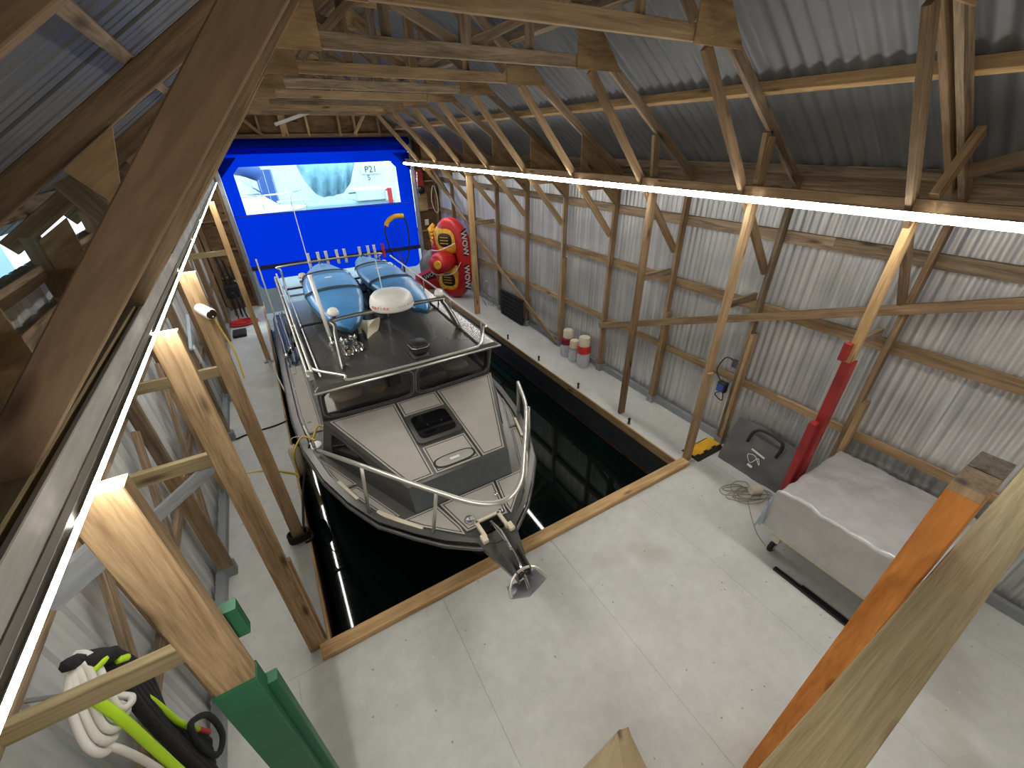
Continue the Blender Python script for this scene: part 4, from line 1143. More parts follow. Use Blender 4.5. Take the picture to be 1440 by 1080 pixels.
b = MB(); b.lathe([(0,0),(.03,0),(.018,.06),(0,.07)], (BX-.45, 8.3, ZQ), 10); b.build('mount', M_WHITE, w3)
# rod holder rack at the back of the roof
rk = MB(); rk.tube(cr([(BX-.92, 8.40, ZQ), (BX-.92, 8.40, ZQ+.15), (BX-.84, 8.40, ZQ+.22), (BX+.75, 8.40, ZQ+.22), (BX+.83, 8.40, ZQ+.15), (BX+.83, 8.40, ZQ)], 5), .016, 8)
rack = autosmooth(rk.build('rod_rack', M_ALU, boat))
for i, x in enumerate((-.42, -.25, -.11, .08, .22, .50, .66, .78, .95)):
    b = MB(); b.lathe([(.018, 0),(.026,.01),(.026,.24),(.032,.25),(.026,.255),(.02,.24),(.018,.02)], (0,0,0), 10)
    W = Matrix.Translation((BX+x, 8.42, ZQ+.12)) @ Matrix.Rotation(math.radians(-8), 4, 'X')
    b.build('rod_holder', M_REDPL if i == 8 else M_WHITE, rack, W, smooth=True)
# cockpit aft
ck2 = MB(); ck2.box(BX-1.15, BX+1.15, 8.4, 9.6, .47, .50); ck2.build('cockpit_cover', M_BAG, boat)

# ---- kayaks strapped on the roof
def kayak(cx0, cx1, y0, y1, hw, label, z0):
    K = empty('kayak', ((cx0+cx1)/2, (y0+y1)/2, z0), label, 'kayak', None)
    b = MB(); vs = []; fs = []; n = 22; seg = 16
    for i in range(n+1):
        t = i/n; y = y0+(y1-y0)*t; cx = cx0+(cx1-cx0)*t
        w = hw*max(.03, min(1, (math.sin(math.pi*min(1, t*1.02+.0))**.55)))*(.86+.22*t if t < .6 else .99)
        hgt = .17*max(.25, math.sin(math.pi*t)**.35); rise = .02+.0*t
        for k in range(seg):
            a = 2*math.pi*k/seg; c, s = math.cos(a), math.sin(a)
            m_ = (abs(c)**2.8+abs(s)**2.8)**(-1/2.8)
            zz = s*m_*(hgt*.62 if s > 0 else hgt*.62)
            vs.append((cx+w*c*m_, y, z0+.11+rise+zz))
    for i in range(n):
        for k in range(seg): fs.append((i*seg+k, i*seg+(k+1)%seg, (i+1)*seg+(k+1)%seg, (i+1)*seg+k))
    fs += [tuple(reversed(range(seg))), tuple(n*seg+k for k in range(seg))]
    b.add(vs, fs)
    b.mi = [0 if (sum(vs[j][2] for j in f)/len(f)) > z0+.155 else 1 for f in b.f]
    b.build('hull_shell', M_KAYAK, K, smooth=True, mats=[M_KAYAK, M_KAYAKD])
    for yy in (y0+.43*(y1-y0), y0+.72*(y1-y0)):
        t = (yy-y0)/(y1-y0); cx = cx0+(cx1-cx0)*t
        st = MB(); pts = []
        w = hw*(math.sin(math.pi*t)**.55)*(.86+.22*t if t < .6 else .99)+.012
        for k in range(13):
            a = math.pi*k/12; c, s = math.cos(a), math.sin(a); m_ = (abs(c)**2.8+abs(s)**2.8)**(-1/2.8)
            pts.append((cx+w*c*m_, yy+.012*math.sin(k*1.3), z0+.13+.109*s*m_))
        vs2 = []; fs2 = []
        for i, p in enumerate(pts): vs2 += [(p[0], p[1]-.03-.02*math.sin(math.pi*i/12), p[2]+.006), (p[0], p[1]+.03+.02*math.sin(math.pi*i/12), p[2]+.006)]
        for i in range(12): fs2.append((2*i, 2*i+1, 2*i+3, 2*i+2))
        st.add(vs2, fs2); st.build('strap', M_KROPE, K)
    b = MB(); b.box(cx0*.35+cx1*.65-.05, cx0*.35+cx1*.65+.05, y0+.6*(y1-y0), y0+.6*(y1-y0)+.05, z0+.228, z0+.238); b.build('badge', M_WHITE, K)
    b = MB(); b.tube(cr([(cx1-.04, y1-.35, z0+.22), (cx1, y1-.35, z0+.26), (cx1+.04, y1-.35, z0+.22)], 4), .012, 6); b.build('carry_handle', M_KAYAKD, K, smooth=True)
    return K
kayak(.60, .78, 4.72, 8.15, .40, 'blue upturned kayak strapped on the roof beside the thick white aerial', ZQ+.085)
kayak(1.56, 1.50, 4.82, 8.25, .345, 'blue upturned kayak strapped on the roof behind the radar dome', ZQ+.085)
for y in (5.6, 7.4):
    b = MB(); b.tube([(BX-.95, y, ZQ+.0), (BX-.93, y, ZQ+.07), (BX+.93, y, ZQ+.07), (BX+.95, y, ZQ+.0)], .016, 8); b.build('kayak_crossbar', M_BLACK, roof)
b = MB(); b.tube(cr([(1.06, 5.9, ZQ+.02), (1.16, 6.2, ZQ+.18), (1.10, 6.5, ZQ+.10), (1.14, 6.9, ZQ+.16), (1.12, 7.3, ZQ+.05)], 6), .02, 7)
tag(b.build('strap_bundle', M_KROPE, smooth=True), 'black strap tails bundled between the two kayaks', 'strap')

# ================================================================== THINGS ON AND AROUND THE DOCK
def rope(name, pts, r, mat, label=None, cat='rope', parent=None, n=8, seg=7, closed=False):
    b = MB(); b.tube(cr(pts, n, closed), r, seg, closed)
    o = b.build(name, mat, parent, smooth=True)
    if label: tag(o, label, cat)
    return o
# mooring lines
clx, cly, clz = BX-1.20, 4.47, DK(4.47)+.07
rope('mooring_line', [(-.53, 8.43, .03), (-.47, 7.9, .04), (-.36, 6.8, .16), (-.25, 5.6, .38), (clx-.02, cly+.05, clz)], .013, M_WROPE, 'white mooring line from the slim post to the boat cleat')
rope('mooring_line', [(clx+.03, cly-.02, clz+.01), (clx-.1, cly+.12, clz+.02), (clx-.23, cly-.02, clz-.10), (-.40, 4.55, .10), (-.46, 4.75, .018), (-.75, 5.0, .014), (-1.02, 5.1, .014), (-1.06, 5.0, .25), (-1.05, 5.02, 1.1)], .012, M_YROPE, 'yellow line from the boat cleat across the narrow dock')
rope('yellow_loop', [(clx+.02, cly+.03, clz+.02), (clx+.10, cly+.20, clz+.05), (clx+.2, cly+.18, clz+.0)], .014, M_YROPE, 'yellow rope tail hanging over the boat side', n=6)
rope('mooring_line', [(clx-.04, cly-.05, clz), (-.36, 4.2, .25), (-.44, 3.85, .12), (-.46, 3.66, .10)], .014, M_KROPE, 'black mooring line tied to the camera post')
lash = empty('rope_lashing', (-.52, 3.62, .0), 'black rope lashed around the foot of the camera post', 'rope')
for i in range(4):
    z = .04+.024*i
    rope('turn', [(-.595, 3.575, z), (-.445, 3.57, z+.006), (-.44, 3.665, z), (-.60, 3.67, z+.006)], .012, M_KROPE, parent=lash, closed=True, n=4)
rope('tail', [(-.45, 3.66, .10), (-.40, 3.62, .05), (-.42, 3.56, .02), (-.48, 3.55, .02)], .011, M_KROPE, parent=lash)
rope('black_cord', [(-1.10, 5.97, .012), (-.9, 6.02, .012), (-.6, 6.03, .012), (-.40, 6.08, .012)], .012, M_KROPE, 'black cord lying straight across the narrow dock')
dr = empty('dock_ring', (-.53, 8.43, 0), 'small metal ring plate at the foot of the slim post', 'fitting')
b = MB(); b.box(-.61, -.45, 8.38, 8.44, 0, .03); b.build('plate', M_STEEL, dr)
rope('ring', [(-.56, 8.41, .03), (-.53, 8.41, .075), (-.50, 8.41, .03)], .01, M_CHROME, parent=dr)
# mooring pins along the right dock edge
for y, lab in ((3.31, 'small black mooring pin on the dock edge beside the bare post'), (4.49, 'small black mooring pin on the dock edge between bare post and jugs'),
               (5.67, 'small black mooring pin on the dock edge opposite the jugs'), (6.83, 'small black mooring pin on the dock edge nearest the wire crate')):
    o = empty('mooring_pin', (SR+.05, y, 0), lab, 'pin', 'mooring pins along the dock edge')
    b = MB(); b.lathe([(0,0),(.016,0),(.016,.07),(.022,.075),(.022,.095),(0,.10)], (SR+.05, y, 0), 8); b.build('bolt', M_BLACK, o)
    b = MB(); b.lathe([(0,0),(.03,0),(.03,.008),(0,.008)], (SR+.05, y, 0), 10); b.build('washer', M_STEEL, o)
# hull fender
fe = empty('fender', (BX-1.40, 4.8, .1), 'pale cylindrical fender hanging between boat and dock', 'fender')
b = MB(); b.lathe([(0,-.24),(.05,-.22),(.07,-.17),(.07,.17),(.05,.22),(.02,.25),(0,.25)], (BX-1.445, 4.86, .12), 14); b.build('body', M_CREAM, fe, smooth=True)
rope('lanyard', [(BX-1.445, 4.86, .36), (BX-1.42, 4.8, .5), (BX-1.33, 4.7, .57)], .006, M_WROPE, parent=fe)

# security camera on the post
sc = empty('security_camera', (-.52, 3.58, 2.6), 'white bullet security camera on a left post', 'camera')
d = Vector((.55, -.80, -.22)).normalized(); c0 = Vector((-.545, 3.585, 2.61)); u = d.orthogonal()
b = MB(); b.tube([c0+d*.03, c0+d*.035, c0+d*.05, c0+d*.16, c0+d*.165], [.02, .034, .038, .040, .036], 18); autosmooth(b.build('housing', M_WHITE, sc), 40)
b = MB(); b.tube([c0+d*.165, c0+d*.172], [.034, .032], 18); b.build('lens_face', M_GLASSK, sc)
b = MB(); b.tube([c0+d*.17+Vector((.0,0,-.015)), c0+d*.175+Vector((.0,0,-.015))], .005, 8); b.build('status_led', M_WHITE, sc)
b = MB(); b.tube([Vector((-.50, 3.60, 2.56)), c0+d*.07], .012, 8); b.build('mount', M_WHITE, sc)
rope('cable', [(-.47, 3.60, 2.5), (-.43, 3.62, 2.2), (-.44, 3.65, 1.95)], .007, M_YROPE, parent=sc)

# ropes and webbing hung on the left wall
RX = XL+.16
hk = empty('hung_rope', (-1.05, 1.4, 1.3), 'white rope coil hanging on the siding beside the green-footed post', 'rope')
for i in range(5):
    q = .035*i
    rope('loop', [(-1.06, 1.53+q*.3, 1.93), (-1.05+.01*i, 1.40+q, 1.90), (-1.03+.012*i, 1.29+q*.9, 1.79-.01*i), (-1.02+.012*i, 1.29+q, 1.69), (-1.03+.01*i, 1.36+q, 1.645), (-1.06, 1.43+q*.7, 1.70), (-1.08, 1.50+q*.3, 1.84), (-1.07, 1.54, 1.93)], .014, M_WROPE, parent=hk)
rope('tail', [(-1.04, 1.33, 1.70), (-1.0, 1.315, 1.62), (-.99, 1.33, 1.38), (-1.0, 1.35, 1.0)], .014, M_WROPE, parent=hk)
rope('hook', [(XL+.12, 1.44, 1.95), (-1.03, 1.40, 1.93)], .008, M_STEEL, parent=hk)
bk = empty('hung_rope', (-1.06, 1.7, .5), 'thick black braided dock line hanging beside the white rope coil', 'rope')
for i in range(6):
    q = .03*i
    rope('strand', [(-1.05, 1.50+.01*i, 1.97-.01*i), (-1.03, 1.60+q*.4, 1.80-.012*i), (-1.04, 1.56+q, 1.45), (-1.03-.012*i, 1.52+q*1.2, 1.10), (-1.04, 1.53+q*1.1, .75), (-1.06, 1.55+q, .45+.05*i)], .024, M_KROPE, parent=bk)
rope('wrap', [(-1.02, 1.53, 1.90), (-.99, 1.58, 1.84), (-1.02, 1.62, 1.78), (-1.06, 1.56, 1.80)], .03, M_KROPE, parent=bk, closed=True)
rope('loop', [(-1.0, 1.64, 1.05), (-.97, 1.72, .92), (-.97, 1.70, .72), (-1.0, 1.62, .70), (-1.01, 1.60, .90)], .016, M_KROPE, parent=bk, closed=True)
lw = empty('tow_strap', (-1.0, 1.5, .5), 'lime-green webbing strap hanging among the black dock lines', 'strap')
rope('strap', [(-1.0, 1.40, 1.86), (-.97, 1.37, 1.70), (-.97, 1.365, 1.45), (-.97, 1.36, 1.15), (-.98, 1.37, .6)], .018, M_LIME, parent=lw)
rope('strap', [(-1.04, 1.60, 1.60), (-1.03, 1.625, 1.38), (-1.03, 1.645, 1.10), (-1.03, 1.70, .88)], .014, M_LIME, parent=lw)
rope('collar', [(-1.03, 1.49, 1.88), (-.99, 1.53, 1.88), (-1.0, 1.585, 1.85)], .016, M_LIME, parent=lw)
rope('collar', [(-.98, 1.57, 1.80), (-.97, 1.60, 1.76)], .014, M_LIME, parent=lw)
rope('end_tab', [(-1.03, 1.70, .88), (-1.03, 1.74, .74)], .015, M_REDPL, parent=lw)
cn = rope('wall_conduit', [(XL+.15, 1.10, .9), (XL+.16, 1.12, 1.5), (XL+.15, 1.16, 2.2)], .010, M_CREAM, 'pale cable running up the left wall stud', 'cable')

# small bits on the left wall
tag(board('light_tube', (XL+.17, 6.46, 1.72), (XL+.17, 5.80, 1.50), .03, .03, (1,0,0), plain('pale_blue_tube', (.55,.66,.78), .4)), 'pale blue tube leaning on the left wall', 'tube')
tag(board('paddle_blade', (XL+.17, 6.1, 1.15), (XL+.17, 6.0, 1.45), .08, .02, (1,0,0), M_WHITE), 'white flat blade hung on the left wall', 'blade')
# gear at the far left corner
gs = empty('fishing_gear_stand', (-1.0, 11.5, 0), 'black stand of rods and reels by the far left corner', 'rod stand')
for i, (x, y, h) in enumerate(((-1.0, 11.3, 1.5), (-.92, 11.45, 1.35), (-1.05, 11.6, 1.6), (-.85, 11.55, 1.2), (-.95, 11.7, 1.4))):
    rope('rod', [(x, y, 0), (x+.04, y+.02, h*.5), (x+.02*(i % 2), y+.05, h)], .014, M_BLACK, parent=gs)
    b = MB(); b.lathe([(0,-.04),(.05,-.04),(.05,.04),(0,.04)], (x+.06, y, .62+.07*i), 10, 'x'); b.build('reel', M_CHROME if i % 2 else M_BLACK, gs, smooth=True)
for x in (-.80, -.70):
    rope('leg', [(x-.15, 11.4, .8), (x, 11.2, .02)], .016, M_BLACK, parent=gs)
b = MB(); b.box(-1.08, -.78, 11.35, 11.75, .5, .8); bevel(b.build('holder', M_BLACK, gs), .03)
hc = empty('red_hose', (-.98, 11.0, 0), 'coil of red hose on the narrow dock by the far corner', 'hose')
for i in range(5):
    r0 = .12+.03*i
    rope('turn', [(-.98+1.35*r0*math.cos(a)+.05, 10.95+r0*.9*math.sin(a), .02+.022*(i % 3)) for a in [2*math.pi*k/10 for k in range(10)]], .016, M_REDPL, parent=hc, closed=True, n=4)
bm_ = MB(); bm_.box(-1.12, -.86, 10.05, 10.45, 0, .07); tag(bevel(bm_.build('boot_tray', M_RUBBER), .015), 'low black tray on the narrow dock beside the left wall', 'tray')

# jugs by the right wall
def jug(x, y, s, cap, label, capmat=M_REDPL, lean=0):
    o = empty('water_jug', (x, y, 0), label, 'jug', 'jugs by the galvanised wall')
    b = MB(); b.lathe([(0,0),(.10*s,0),(.115*s,.02),(.115*s,.24*s),(.10*s,.29*s),(.05*s,.32*s),(.05*s,.34*s),(0,.34*s)], (x, y, 0), 18); autosmooth(b.build('body', M_HDPE, o), 40)
    if cap: 
        b = MB(); b.lathe([(.055*s,.29*s),(.118*s,.275*s),(.12*s,.40*s),(0,.40*s)], (x, y, 0), 18); autosmooth(b.build('red_sleeve', capmat, o), 40)
    b = MB(); b.lathe([(.09*s,.40*s),(.105*s,.41*s),(.10*s,.55*s),(.09*s,.57*s),(0,.575*s)], (x+lean, y, -.0 if cap else -.09*s), 18); autosmooth(b.build('cup', M_CREAM, o), 40)
    rope('handle', [(x-.10*s, y-.06*s, .10*s), (x-.15*s, y-.09*s, .16*s), (x-.10*s, y-.06*s, .24*s)], .014*s, M_HDPE, parent=o)
    return o
jug(4.45, 5.58, .92, True, 'frosted jug with a dark red collar and tilted cream cup', plain('dark_red', (.25,.02,.04), .5), .03)
jug(4.44, 5.33, .86, False, 'frosted jug with a cream cup and no red collar')
jug(4.46, 5.08, 1.0, True, 'frosted jug with a bright red collar and cream cup')
# dark grille leaning on the wall
gr = empty('wire_crate', (4.5, 7.7, 0), 'dark wire crate panel leaning on the galvanised wall', 'crate')
b = MB(); b.box(4.50, 4.53, 7.25, 8.2, 0.02, .60); b.build('mesh_back', M_RUBBER, gr)
for i in range(11): board('wire', (4.485, 7.25+.095*i, .01), (4.485, 7.25+.095*i, .61), .012, .012, (1,0,0), M_BLACK, gr)
for i in range(7): board('wire', (4.480, 7.25, .02+.095*i), (4.480, 8.2, .02+.095*i), .012, .012, (1,0,0), M_BLACK, gr)
tg = empty('wire_bundle', (4.45, 8.75, 0), 'tangle of pale wire standing behind the pale post', 'wire')
for i in range(7):
    a = i*.9
    rope('strand', [(4.40+.03*i, 8.8+.12*math.sin(a), .01), (4.36+.02*i, 8.9+.15*math.cos(a), .3), (4.42, 8.75+.1*math.sin(a*2), .62), (4.48, 8.95+.1*math.cos(a), .85-.05*i)], .005, M_STEEL, parent=tg, seg=5)
# blue charger on the stud
ch = empty('battery_charger', (4.55, 2.46, .85), 'blue and black charger hung on the galvanised wall', 'charger')
b = MB(); b.box(4.50, 4.575, 2.42, 2.54, .78, .92); bevel(b.build('case', M_BLACK, ch), .015)
b = MB(); b.box(4.485, 4.505, 2.44, 2.52, .80, .89); bevel(b.build('face', plain('charger_blue', (.05,.10,.35), .4), ch), .005)
rope('lead', [(4.53, 2.50, .90), (4.56, 2.62, 1.02), (4.62, 2.58, 1.20), (4.66, 2.46, 1.17)], .008, M_BLACK, parent=ch)
rope('lead', [(4.53, 2.48, .79), (4.54, 2.55, .70), (4.54, 2.44, .66), (4.53, 2.45, .78)], .007, M_BLACK, parent=ch)
b = MB(); b.box(4.64, 4.70, 2.42, 2.50, 1.10, 1.22); b.build('outlet_box', M_STEEL, ch)
# cable ramp
rp = empty('cable_ramp', (4.3, 2.37, 0), 'yellow and black cable protector ramp at the corner of the slip', 'ramp')
pr_ = [(2.235, 0), (2.30, .038), (2.44, .038), (2.505, 0)]
vs = [(x, y, z) for x in (4.04, 4.55) for y, z in pr_]
b = MB(); b.add(vs, [(0,1,2,3),(7,6,5,4),(0,4,5,1),(1,5,6,2),(2,6,7,3),(3,7,4,0)]); b.build('base', M_RUBBER, rp)
b = MB(); n_ = 6
for i in range(n_):
    xa, xb = 4.05+.49*i/n_, 4.05+.49*(i+1)/n_
    b.box(xa, xb, 2.315-(.022 if i % 2 else 0), 2.46, .038, .046)
b.build('lid', M_YELLOW, rp)
b = MB(); b.box(4.50, 4.56, 2.19, 2.215, 0, .03); tag(b.build('white_clip', M_WHITE), 'small white plastic clip beside the cable ramp', 'clip')

# grey storage bag leaning on the wall
bg = empty('storage_bag', (4.45, 1.8, 0), 'grey fabric storage bag with black straps leaning on the wall', 'bag')
nx, ny = 10, 14; vs = []; fs = []
for j in range(ny+1):
    v = j/ny
    for i in range(nx+1):
        u_ = i/nx
        y = 2.17-.80*u_
        z = .56*v
        bul = .05*math.sin(math.pi*u_)*math.sin(math.pi*v)
        x = 4.34+.20*v-bul+.03*noise.noise(Vector((u_*4, v*4, 2)))
        vs.append((x, y+.03*noise.noise(Vector((u_*3, v*3, 7))), z*(1+.05*math.sin(u_*5))))
m0 = len(vs)
for j in range(ny+1):
    for i in range(nx+1):
        p = vs[j*(nx+1)+i]; vs.append((min(4.565, p[0]+.20-.12*(j/ny)), p[1], p[2]))
def gidx(i, j, o): return o+j*(nx+1)+i
for j in range(ny):
    for i in range(nx):
        fs.append((gidx(i,j,0), gidx(i+1,j,0), gidx(i+1,j+1,0), gidx(i,j+1,0)))
        fs.append((gidx(i,j,m0), gidx(i,j+1,m0), gidx(i+1,j+1,m0), gidx(i+1,j,m0)))
for i in range(nx):
    fs.append((gidx(i,0,0), gidx(i,0,m0), gidx(i+1,0,m0), gidx(i+1,0,0))); fs.append((gidx(i,ny,0), gidx(i+1,ny,0), gidx(i+1,ny,m0), gidx(i,ny,m0)))
for j in range(ny):
    fs.append((gidx(0,j,0), gidx(0,j+1,0), gidx(0,j+1,m0), gidx(0,j,m0))); fs.append((gidx(nx,j,0), gidx(nx,j,m0), gidx(nx,j+1,m0), gidx(nx,j+1,0)))
b = MB(); b.add(vs, fs); autosmooth(b.build('body', M_BAG, bg), 50)
rope('strap', [(4.40, 1.92, .40), (4.45, 1.90, .54), (4.47, 1.80, .60), (4.46, 1.60, .59), (4.44, 1.56, .52), (4.40, 1.57, .40)], .018, M_BLACK, parent=bg)
board('label_patch', (4.375, 1.83, .36), (4.360, 1.66, .34), .022, .004, (-1,0,.3), M_WHITE, bg)
board('label_patch', (4.325, 1.80, .17), (4.325, 1.74, .16), .03, .004, (-1,0,.3), M_WHITE, bg)
rope('label_print', [(4.345, 1.84, .28), (4.335, 1.78, .20), (4.350, 1.72, .30), (4.335, 1.68, .23), (4.35, 1.76, .31)], .004, M_WHITE, parent=bg, closed=True)

# spool float and loose line on the floor
sf = empty('float_spool', (4.17, 1.55, 0), 'cream foam float on a tangle of thin line beside the bag', 'float')
b = MB(); b.lathe([(0,-.06),(.05,-.06),(.055,-.05),(.055,.05),(.05,.06),(0,.06)], (0,0,0), 18)
autosmooth(b.build('foam', M_CREAM, sf, Matrix.Translation((4.13, 1.54, .062)) @ Matrix.Rotation(math.radians(-28), 4, 'Z') @ Matrix.Rotation(math.radians(90), 4, 'Y')), 40)
for i in range(9):
    cx, cy = 3.97+.05*math.cos(i*2.1)+.016*i, 1.60+.10*math.sin(i*1.7)
    r0 = .10+.02*(i % 4)
    rope('line_loop', [(cx+r0*1.3*math.cos(a+i), cy+r0*.8*math.sin(a+i*.6), .006+.012*abs(math.sin(a*2+i))) for a in [2*math.pi*k/8 for k in range(8)]], .0045, plain('line_grey', (.34,.31,.25), .8), parent=sf, closed=True, n=5, seg=5)
rope('line_tail', [(3.95, 1.5, .006), (3.75, 1.32, .006), (3.62, 1.18, .006), (3.55, 1.05, .01)], .0045, MATS['line_grey'], parent=sf, seg=5)

# ---- cart under a silver tarp
ct = empty('tool_cart', (4.1, .5, 0), 'wheeled cart hidden under a silver tarp beside the red post', 'cart')
for x, y in ((3.58, 1.00), (3.58, .02), (4.45, 1.00), (4.45, .02)):
    b = MB(); b.lathe([(.012,-.02),(.055,-.02),(.062,-.012),(.062,.012),(.055,.02),(.012,.02)], (x-.03, y, .062), 18, 'y'); w = autosmooth(b.build('caster_wheel', M_RUBBER, ct), 40)
    b = MB(); b.lathe([(0,-.024),(.03,-.024),(.03,.024),(0,.024)], (x-.03, y, .062), 12, 'y'); b.build('hub', M_CHROME, w)
    b = MB(); b.box(x-.035, x+.035, y-.04, y+.04, .12, .20); bevel(b.build('caster_fork', M_BEIGE, ct), .008)
for p0, p1 in (((3.58, 1.03, .215), (3.58, -.02, .215)), ((4.45, 1.03, .215), (4.45, -.02, .215)), ((3.58, 1.0, .215), (4.45, 1.0, .215)), ((3.58, .0, .215), (4.45, .0, .215))):
    board('rail', p0, p1, .05, .05, (0,0,1), M_BEIGE, ct)
b = MB(); b.box(3.62, 4.50, .02, 1.0, .24, .76); b.build('body', M_DGREY, ct)
tarp_prof = []
def tarp():
    x0, x1, y0, y1, zt = 3.47, 4.51, -.02, 1.10, .80
    nu, nv = 60, 60; vs = []; fs = []; hang = .46
    for j in range(nv+1):
        for i in range(nu+1):
            u_ = -hang+(x1-x0+hang+.02)*i/nu       # hangs on the left, reaches the wall on the right
            v = -hang+(y1-y0+2*hang)*j/nv
            dx = max(0, -u_); dyn = max(0, -v); dyf = max(0, v-(y1-y0))
            drop = max(dx, dyn, dyf)
            x = x0+max(u_, 0); y = y0+min(max(v, 0), y1-y0)
            w = .016*noise.noise(Vector((u_*4, v*6, 0)))+.010*noise.noise(Vector((u_*9, v*24, 3)))
            if dx > 0: x += -.03*(dx/hang)+w*1.4
            if dyn > 0: y += -.03*(dyn/hang)+w*1.4
            if dyf > 0: y += .03*(dyf/hang)+w*1.4
            if dx > 0 and dyf > 0: x -= .05*min(dx, dyf)/hang*2; y += .02
            z = zt-drop+(w if drop == 0 else 0)+.015*math.sin(u_*3)*(drop == 0)
            vs.append((x, y, max(z, .02)))
    for j in range(nv):
        for i in range(nu): fs.append((j*(nu+1)+i, j*(nu+1)+i+1, (j+1)*(nu+1)+i+1, (j+1)*(nu+1)+i))
    mi = []
    for f in fs:
        c = sum((Vector(vs[k]) for k in f), Vector())/4
        mi.append(1 if (c.y > 1.105 and c.z < .74) else 0)
    o = mesh_obj('tarp', vs, fs, None, None, None, True, [M_TARP, M_TARPB], mi)
    return tag(o, 'silver tarp draped over the wheeled cart', 'tarp')
tarp()
b = MB(); b.box(3.36, 3.40, .2, .86, 0, .025); b.box(3.40, 3.42, .2, .62, 0, .025); tag(b.build('steel_bar', M_BLACK), 'black steel bar lying on the floor beside the cart', 'bar')

# ---- khaki canvas cover near the viewpoint
kv = MB(); A_ = [(.955, .545, .80), (1.005, .530, .80)]
apex0, apex1 = Vector((.945, .540, .80)), Vector((.995, .523, .80))
base = []
vs = []; fs = []; nk = 28; rows = 8
for j in range(rows+1):
    t = j/rows
    for k in range(nk):
        a = 2*math.pi*k/nk
        c = Vector((.80, .34, 0)); bx = c.x+.42*math.cos(a)*(1+.03*math.sin(5*a)); by = c.y+.32*math.sin(a)
        top_ = apex0 if math.cos(a) < 0 else apex1
        p = Vector((top_.x, top_.y-.0, .80)).lerp(Vector((bx, by, .0)), t)
        p.z = .80*(1-t)+.02*math.sin(6*a)*t*(1-t); p.x += .02*noise.noise(Vector((a*2, t*3, 1)))
        vs.append(tuple(p))
for j in range(rows):
    for k in range(nk): fs.append((j*nk+k, j*nk+(k+1)%nk, (j+1)*nk+(k+1)%nk, (j+1)*nk+k))
kv.add(vs, fs)
tag(kv.build('canvas_cover', M_KHAKI, smooth=True), 'khaki canvas cover draped to a peak on the floor', 'cover')

# ---- big red and yellow towable standing in the far corner
tw = empty('towable_tube', (4.0, 9.9, 0), 'large red and yellow inflatable towable standing against the far right wall', 'inflatable')
c = Vector((4.08, 9.95, 1.0)); nrm = Vector((-.78, -.62, 0)).normalized(); sx = Vector((.62, -.78, 0)).normalized(); up = Vector((0, 0, 1))
def TP(a, z, d): return c+sx*a+up*(z-1.0)+nrm*d
def fat(path, r, name, mat, seg=14, closed=False, parent=tw, rr=None):
    b = MB(); b.tube(path, rr or r, seg, closed); return autosmooth(b.build(name, mat, parent), 60)
oval = [TP(.36*math.cos(a)*(1 if abs(math.sin(a)) < .7 else .92), 1.0+.80*math.sin(a), 0) for a in [2*math.pi*k/28 for k in range(28)]]
fat(oval, .215, 'outer_tube', M_TOWRED, closed=True)
b = MB(); b.add([TP(.36*math.cos(a), 1.0+.80*math.sin(a), .03) for a in [2*math.pi*k/28 for k in range(28)]], [tuple(range(28))]); b.build('floor_panel', M_TOWRED, tw)
def blob(a0, z0, ra, rz, d, th, name, mat, parent=tw):
    b = MB(); vs = []; fs = []; n, m_ = 10, 20
    for i in range(n+1):
        ph = math.pi/2*i/n
        for k in range(m_):
            t = 2*math.pi*k/m_; cc, ss = math.cos(t), math.sin(t); q = (abs(cc)**3+abs(ss)**3)**(-1/3)
            vs.append(TP(a0+ra*cc*q*math.cos(ph)**.6, z0+rz*ss*q*math.cos(ph)**.6, d+th*math.sin(ph)))
    for i in range(n):
        for k in range(m_): fs.append((i*m_+k, i*m_+(k+1)%m_, (i+1)*m_+(k+1)%m_, (i+1)*m_+k))
    b.add(vs, fs); return b.build(name, mat, parent, smooth=True)
for z0 in (1.50, .52):
    pd = blob(-.06, z0, .36, .36, .06, .19, 'seat_cushion', M_TOWYEL)
    blob(-.05, z0, .23, .21, .18, .085, 'black_patch', M_BLACK, pd)
    for i in range(3):
        board('patch_print', TP(-.16, z0+.07-.07*i, .272), TP(.06, z0+.07-.07*i, .272), .018, .003, nrm, M_TOWYEL, pd)
fat([TP(-.10, 1.0, .10), TP(-.10, 1.0, .50), TP(-.10, .99, .66), TP(-.10, .99, .72)], .2, 'bolster', M_TOWRED, rr=[.26, .26, .22, .10])
b = MB(); b.tube([TP(-.03, 1.02, .70), TP(-.03, 1.02, .735)], .10, 16); b.build('round_emblem', M_TOWYEL, tw)
for i in range(5):
    fat([TP(-.38-.02*i, 1.30+.09*i, .16), TP(-.46-.015*i, 1.36+.09*i, .12), TP(-.44, 1.46+.09*i, .02)], .05, 'finger_tube', M_TOWYEL, 8)
rope('grab_rope', [TP(-.40, 1.25, .3), TP(-.1, 1.30, .42), TP(.25, 1.45, .28)], .014, M_WROPE, parent=tw)
rope('grab_rope', [TP(-.42, .98, .4), TP(-.30, .74, .52), TP(.05, .70, .40), TP(.22, .78, .30), TP(.36, 1.0, .26)], .014, M_WROPE, parent=tw)
